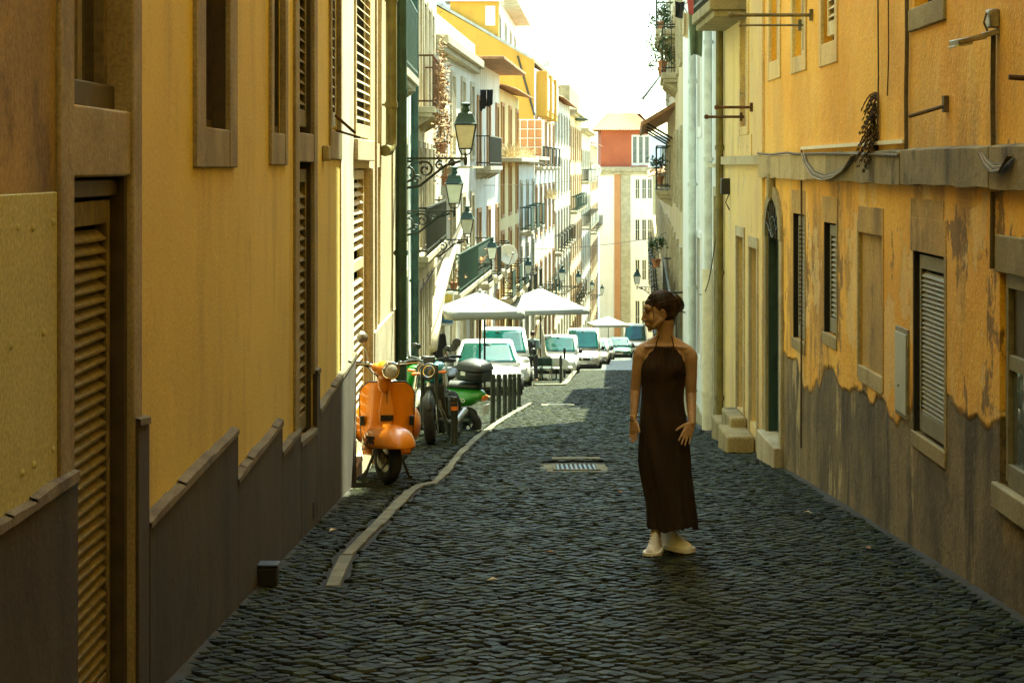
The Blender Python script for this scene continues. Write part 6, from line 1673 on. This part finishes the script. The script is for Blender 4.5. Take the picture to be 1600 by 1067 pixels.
car((7.0, 142, G(144)), R(-2), 'black car just behind the teal saloon', 'car', 'paint_dark', W=1.8, L=4.4, Hh=1.45)
car((9.0, 156, G(158)), R(-2), 'white camper van facing uphill at the far end of the street', 'van', 'paint_white', name='parked_van', W=2.0, L=5.2, Hh=2.5)

# ================================================================== parasols
def parasol(loc, size, h, label, tilt=0, m='canvas', yaw=0.0, rise=.42, sides=4, poles=1):
    t = thing('parasol', loc, label, 'parasol', 'white parasols of the cafes', rot=(0, 0, yaw)); WO[t.name] = Vector((0,0,0))
    hs = size/2; n = 24
    def f(s, q):
        a = 2*math.pi*s; c_, s_ = math.cos(a), math.sin(a)
        k = 1/max(abs(c_), abs(s_)); k = min(k, 1.36)
        rr = hs*k*q; edge = (k-1)/.36
        return (c_*rr, s_*rr, h + rise*(1-q)**1.0 + .05*math.sin(q*math.pi)*-1*(1-edge) - .0*edge)
    b = MB(); b.grid(f, 48, 10); cn = obj('canopy', b, M[m], t, smooth=40, solid=.006)
    b = MB(); b.grid(lambda s, q: (lambda p: (p[0]*1.0, p[1]*1.0, p[2]-.16*q-.012*math.sin(s*90)*q))(f(s, 1)), 96, 2); obj('valance', b, M[m], cn, smooth=180, solid=.004)
    for k in range(8):
        a = math.pi*k/4; kk = min(1/max(abs(math.cos(a)), abs(math.sin(a))), 1.36)
        b = MB(); b.tube([(0,0,h+rise-.06), (math.cos(a)*hs*kk*.98, math.sin(a)*hs*kk*.98, h-.015)], .011, 5); obj('rib', b, M['iron'], t)
    for k in range(poles):
        b = MB(); b.tube([(.11*k,0,0.06),(.11*k,0,h+rise-.02)], .024, 8); obj('pole', b, M['iron'], t)
    b = MB(); b.lathe([(.26,0),(.26,.05),(.06,.07),(.04,.16)], n=20); obj('base', b, M['stone'], t)
    b = MB(); b.lathe([(.04,h+rise-.02),(.05,h+rise+.02),(.001,h+rise+.07)], n=10); obj('finial', b, M['canvas'], t)
    return t
parasol((-1.02, 43.6, G(43.6)), 1.75, 2.02, 'nearest white square parasol in front of the white hatchback', yaw=R(12), rise=.42, poles=2)
parasol((.58, 71.5, G(71.5)), 2.9, 2.65, 'wide white parasol over the cafe tables behind the nearest one', yaw=R(20), rise=.75)
parasol((5.7, 131.0, G(131)), 2.5, 2.35, 'small distant white parasol by the teal saloon', yaw=R(10), rise=.5)
cp = thing('closed_parasol', (-1.05, 51.0, 2.95), 'tall furled cream parasol standing on the white house roof terrace', 'parasol'); WO[cp.name] = Vector((0,0,0))
def furled(t, h, r_, m='canvas_old'):
    b = MB(); n = 20
    b.loft([[( (rr*(1+.22*math.sin(5*a+z*2)))*math.cos(a), (rr*(1+.22*math.sin(5*a+z*2)))*math.sin(a), z) for a in [2*math.pi*k/n for k in range(n)]] for z, rr in ((h*.25,r_*1.0),(h*.3,r_*1.1),(h*.42,r_*.75),(h*.65,r_*.62),(h*.9,r_*.3),(h,.02))])
    obj('canopy', b, M[m], t, smooth=180); b = MB(); b.tube([(0,0,0),(0,0,h+.06)], .022, 8); obj('pole', b, M['iron'], t)
cp.location = (-1.66, 49.5, 4.6 - 2.7); furled(cp, 2.5, .26)
cp.location = (wx(LINE_L, 50)-.05, 50, 1.75)
cp2 = thing('closed_parasol', (.67, 84, G(84)), 'furled beige parasol beside the far cafe terrace', 'parasol'); WO[cp2.name] = Vector((0,0,0)); furled(cp2, 2.4, .3)

# ================================================================== cafe tables and chairs
def chair(loc, yaw, label, m='wood_white'):
    t = thing('cafe_chair', loc, label, 'chair', 'chairs of the cafe terrace', rot=(0, 0, yaw)); WO[t.name] = Vector((0,0,0))
    for x in (-.19, .19):
        for y in (-.18, .18):
            b = MB(); b.tube([(x*1.1, y*1.1, 0), (x, y, .45)], .012, 6); obj('leg', b, M[m], t)
        b = MB(); b.tube([(x,.18,.45),(x,.21,.65),(x,.24,.85)], .012, 6); b.tube([(x,.2,.64),(x*1.05,-.15,.64),(x,-.18,.45)], .011, 6); obj('armrest', b, M[m], t)
    b = MB(); b.box(-.21,.21,-.20,.20,.44,.465); obj('seat', b, M[m], t, bevel=.01)
    b = MB(); b.grid(lambda s, q: (-.2+.4*s, .20+.05*q+.03*(2*s-1)**2*-1+.03, .55+.30*q), 6, 4); obj('backrest', b, M['wood_teal'] if m != 'wood_white' else M['cloth_white'], t, solid=.012, smooth=180)
    return t
def table(loc, yaw, label):
    t = thing('cafe_table', loc, label, 'table', 'tables of the cafe terrace', rot=(0, 0, yaw)); WO[t.name] = Vector((0,0,0))
    b = MB(); b.box(-.36,.36,-.36,.36,.71,.74); obj('tabletop', b, M['wood_white'], t, bevel=.006)
    b = MB(); b.tube([(0,0,.02),(0,0,.71)], .03, 8); b.box(-.24,.24,-.03,.03,0,.03); b.box(-.03,.03,-.24,.24,0,.031); obj('pedestal', b, M['iron'], t)
    b = MB()
    def f(s, q):
        a = 2*math.pi*s; k = min(1/max(abs(math.cos(a)), abs(math.sin(a))), 1.40); rr = .375*k*(q/.6 if q < .6 else 1) + (.02*math.sin(8*a)*(q-.6) if q > .6 else 0) + (.05*(q-.6) if q > .6 else 0)
        return (rr*math.cos(a), rr*math.sin(a), .745 if q < .6 else .745-.30*(q-.6)/.4*(1+.3*(k-1)/.4))
    b.grid(f, 48, 10)
    o = obj('tablecloth', b, M['cloth_white'], None, smooth=60, solid=.003)
    o.location = Vector(loc)+Matrix.Rotation(yaw, 3, 'Z') @ o.location; o.rotation_euler = (0, 0, yaw)
    tag(o, label.replace('cafe table', 'tablecloth hanging over the cafe table'), 'tablecloth', 'tablecloths of the cafe')
    return t
for (x, y, lab) in ((.45, 69.3, 'left cafe table in front of the small white van'), (1.15, 70.3, 'right cafe table in front of the small white van')):
    table((x, y, G(y)), R(8), lab)
for (x, y, yw, m, lab) in ((.18, 67.9, 175, 'wood_white', 'white cafe chair leftmost before the tables'), (.42, 68.0, 185, 'wood_teal', 'teal backed cafe chair between the white ones'), (.80, 68.2, 170, 'wood_teal', 'dark teal cafe chair in front of the right table'),
                       (1.12, 68.4, 190, 'wood_white', 'white cafe chair in front of the right table'), (1.55, 70.6, 95, 'wood_white', 'white cafe chair at the street end of the right table'), (.8, 71.5, 5, 'wood_white', 'white cafe chair behind the tables')):
    chair((x, y, G(y)), R(yw), lab, m)

# ================================================================== plants
def leaves(c, r_, n, size, m, seed, gaps=.5, stems=True):
    rr = random.Random(seed); b = MB(); cl = [Vector((rr.gauss(0,.5), rr.gauss(0,.5), rr.gauss(0,.5))) for _ in range(max(4, n//60))]
    for i in range(n):
        q = cl[rr.randrange(len(cl))] + Vector((rr.gauss(0,.28), rr.gauss(0,.28), rr.gauss(0,.28)))
        p = Vector(c) + Vector((q.x*r_[0], q.y*r_[1], q.z*r_[2])); s_ = size*rr.uniform(.6, 1.3)
        a = Vector((rr.uniform(-1,1), rr.uniform(-1,1), rr.uniform(-.6,.6))).normalized(); u = a.cross(Vector((0,0,1)) if abs(a.z) < .9 else Vector((1,0,0))).normalized()
        b.add([p-a*s_, p+u*s_*.45, p+a*s_, p-u*s_*.45+Vector((0,0,-.2*s_))], [(0,1,2,3)])
    return b
def pot_plant(loc, label, r_, n, size, m='leaf', seed=1, pot=True, group='plants on the balconies', hang=False, flower=None):
    t = thing('potted_plant', loc, label, 'plant', group); WO[t.name] = Vector((0,0,0))
    if pot:
        b = MB(); b.lathe([(.07,0),(.10,.16),(.115,.17),(.11,.20),(.09,.19),(.001,.18)], n=14); obj('pot', b, M['terracotta'], t, smooth=40)
    c = (0, 0, .2+r_[2]*.8) if not hang else (0, 0, -r_[2]*.7)
    obj('foliage', leaves(c, r_, n, size, m, seed), M[m], t)
    b = MB(); rr = random.Random(seed)
    for k in range(5): b.tube([(0,0,.15),(rr.uniform(-.3,.3)*r_[0], rr.uniform(-.3,.3)*r_[1], c[2]*.6),(rr.uniform(-.8,.8)*r_[0], rr.uniform(-.8,.8)*r_[1], c[2]+r_[2]*.4)], [.008,.006,.003], 5)
    obj('stem', b, M['leaf_dry'], t)
    if flower:
        obj('blossom', leaves(c, (r_[0]*.9, r_[1]*.9, r_[2]*.9), 60, size*.8, m, seed+5), M[flower], t)
    return t
M['flower'] = plain('peach blossoms', (.75,.32,.12), .8, 0, .2, 10)
# dry climber on the beige house
pot_plant((-1.62, 37.0, 1.85), 'dry brown climber cascading from the upper iron balcony of the beige house', (.13,.9,1.3), 900, .05, 'leaf_dry', 3, True)
pot_plant((-1.64, 40.0, 1.2), 'brown withered hanging plant lower on the beige house', (.12,.6,1.0), 420, .05, 'leaf_dry', 4, True)
for k, (d, col_, w) in enumerate(((47.5, 'leaf_dry', .22), (49.5, 'leaf', .3), (51.0, 'leaf', .35), (52.8, 'flower', .3), (54.2, 'leaf_dry', .25), (55.8, 'leaf', .2))):
    lab = ['withered pot plant at the near end of the green balcony', 'small green pot plant on the green balcony', 'bushy bright green pot plant on the green balcony', 'peach flowering pot plant on the green balcony', 'dry pot plant beyond the peach flowers', 'last green pot plant at the far end of the green balcony'][k]
    pot_plant((wx(LINE_L, d)+.30, d, -1.47), lab, (.2, w, .28), 260, .05, col_, 20+k, flower='flower' if k in (2, 3) else None)
for k, (d, z, rx, rz) in enumerate(((41.0, 3.65, .25, .35), (42.6, 3.60, .3, .3), (44.5, 4.75, .25, .35), (46.0, 4.62, .28, .3), (49.5, 1.15, .25, .35))):
    lab = ['leafy plant on the middle iron balcony of the tall cream house', 'second leafy plant on the middle iron balcony', 'plant standing on the top iron balcony against the sky', 'bushy plant at the far end of the top iron balcony', 'plant behind the ironwork of the lower small balcony'][k]
    pot_plant((wx(LINE_R, d)-.30, d, z), lab, (rx, .5, rz), 300, .055, 'leaf', 40+k)
bp = pot_plant((wx(LINE_R, 44)-.42, 44, -.62-.1), 'green tuft plant hanging in a dark pot on a bracket above the long balcony', (.2,.2,.25), 300, .05, 'leaf', 51)
bx = thing('folded_awning', (wx(LINE_R, 55)-.0, 55, 3.6), 'slanted dark awning arm under the top balconies on the right', 'awning'); WO[bx.name] = Vector((0,0,0))
b = MB(); b.tube([(0,0,.9),(-.75,0,-.1)], .02, 6); b.tube([(0,0,-.1),(-.8,0,-.12)], .015, 6); obj('arm', b, M['iron'], bx)
b = MB(); b.add([(0,-.6,.9),(0,.8,.9),(-.78,.8,-.08),(-.78,-.6,-.08)], [(0,1,2,3)]); obj('canvas', b, M['wood_grey'], bx, solid=.02)
# straw weeds on the ledge and eaves
def weeds(pts, label, seed):
    rr = random.Random(seed); b = MB()
    for (c, sp) in pts:
        for i in range(140):
            p = Vector(c) + Vector((rr.uniform(-.3,.2), rr.uniform(-sp,sp), 0)); d = Vector((rr.uniform(-.5,.6), rr.uniform(-.5,.5), rr.uniform(-.1,1))).normalized()*rr.uniform(.2,.6)
            b.tube([p, p+d*.6+Vector((0,0,.05)), p+d], [.012,.009,.003], 3)
    return obj('weeds', b, M['grass_dry'], label=label, cat='weeds', kind='stuff')
weeds([((wx(LINE_L, d)+.35, d, 1.92), .8) for d in (68, 70, 72, 74.5)], 'dry straw coloured weeds along the ledge of the apricot house', 1)
weeds([((wx(LINE_L, d)+.2, d, .0), .8) for d in (96, 98)], 'dry weeds on the ledge of the yellow gabled house', 2)
# satellite dishes
def dish(loc, r_, label, yaw):
    t = thing('satellite_dish', loc, label, 'satellite dish', 'satellite dishes on the far left houses', rot=(R(-15), 0, yaw)); WO[t.name] = Vector((0,0,0))
    b = MB(); b.lathe([(.001,.12*r_*2),(r_*.5,.07*r_*2),(r_*.85,.01),(r_,-.03)], axis='y', n=24, cap=False); obj('reflector', b, M['pipe_white'], t, smooth=180, solid=.01)
    b = MB(); b.tube([(0,-.0,-r_),(0,-r_*1.1,-r_*.2)], .015, 5); b.sphere((0,-r_*1.1,-.15*r_), .05, 8, 6); obj('arm', b, M['steel'], t)
    b = MB(); b.tube([(0,.1,0),(0,.3,-.3),(0,.3,-r_-.5)], .03, 6); obj('mast', b, M['steel'], t)
    return t
dish((-.55, 63, -2.2+.9), .34, 'large pale satellite dish above the fourth street lantern', R(25))
dish((wx(LINE_L, 100)-.2, 100, 6.9), .42, 'satellite dish on the tiled roof by the yellow gable', R(20))
dish((wx(LINE_L, 178)+.4, 178, 1.3), .6, 'satellite dish beside the red upper storey', R(30))
# window cage, roof rails
cg = thing('window_cage', (wx(LINE_L, 79)+.5, 79, 2.0), 'white lattice window cage standing before the yellow gable', 'cage'); WO[cg.name] = Vector((0,0,0))
b = MB()
for k in range(6): b.tube([(-.9+.3*k-.3,0,0),(-.9+.3*k-.3,0,1.5)], .02, 4)
for k in range(5): b.tube([(-1.2,0,.375*k),(.3,0,.375*k)], .02, 4)
obj('lattice', b, M['wood_white'], cg, kind='stuff')
b = MB(); b.box(-1.2,.3,.05,.5,0,1.5); obj('box_window', b, M['orange_p'], cg)
# wires over the street
def wire(a, c, sag, label, r_=.012):
    a, c = Vector(a), Vector(c); mb = MB(); mb.tube([a.lerp(c, k/16)+Vector((0,0,-sag*math.sin(math.pi*k/16))) for k in range(17)], r_, 5)
    return obj('wire', mb, M['cable'], label=label, cat='wire', group='wires across the street')
wire((wx(LINE_L, 88), 88, -2.2), (wx(LINE_R, 90), 90, -1.7), .12, 'thin wire crossing the street before the red house, the lower of two')
wire((wx(LINE_L, 60), 60, 1.0), (wx(LINE_R, 66), 66, 1.9), .3, 'thin wire crossing the street high above the lanterns', .008)
wire((2.5, 24.3, 1.5), (2.45, 27, -.2), .5, 'loose cable looping down beside the white drainpipe', .008)
wire((wx(LINE_L, 38)+.05, 38, -.9), (wx(LINE_L, 46)+.8, 46, .6), .02, 'straight diagonal awning rod beside the third lantern', .02)
# rolled awning cloth and blue sign on the stone base
aw = thing('awning', (wx(LINE_L, 44)+.05, 44, -.2), 'gathered beige awning cloth swept up over the third lantern', 'awning'); WO[aw.name] = Vector((0,0,0))
b = MB(); b.tube([(0,-2,-2.2),(.02,-1,-1.7),(.10,0,-1.0),(.3,2,-.2),(.6,4.0,.65)], [.14,.16,.15,.12,.07], 10, flat=.6); obj('cloth', b, M['canvas_old'], aw, smooth=180)
sg = thing('sign_board', (wx(LINE_L, 45)+.25, 45.2, -2.15), 'small blue and white picture sign on the stone corner', 'sign'); WO[sg.name] = Vector((0,0,0))
b = MB(); b.box(-.17,.17,-.015,.015,0,.80); obj('board', b, M['paint_white'], sg, bevel=.005)
b = MB(); b.box(-.14,.14,-.02,-.0155,.06,.50); obj('picture', b, plain('blue picture print', (.08,.22,.42), .6, 0, .6, 9), sg)
b = MB(); b.box(-.14,.14,-.02,-.0155,.54,.74); obj('heading', b, plain('sign yellow', (.6,.45,.1), .6), sg)
# street litter: leaves and paper in the gutters
rr = random.Random(9)
for k, (px, py) in enumerate(((1262, 802), (968, 770), (520, 830), (1355, 858), (770, 908), (860, 865))):
    p = at(px, py); b = MB(); s_ = .035
    b.add([(-s_,0,.0),(0,-s_*.6,.012),(s_,0,.004),(0,s_*.6,.014)], [(0,1,2,3)])
    o = obj('leaf', b, M['leaf_dry'] if k % 2 else M['canvas_old'], solid=.002, cat='litter', label=['small pale paper scrap by the right wall foot', 'dry leaf on the setts left of the woman', 'pale scrap at the left wall foot', 'dry leaf in the right gutter near the viewer', 'pale scrap on the setts in the foreground', 'dry leaf on the setts in mid road'][k])
    o.location = p + Vector((0, 0, .006)); o.rotation_euler = (0, 0, rr.uniform(0, 6))
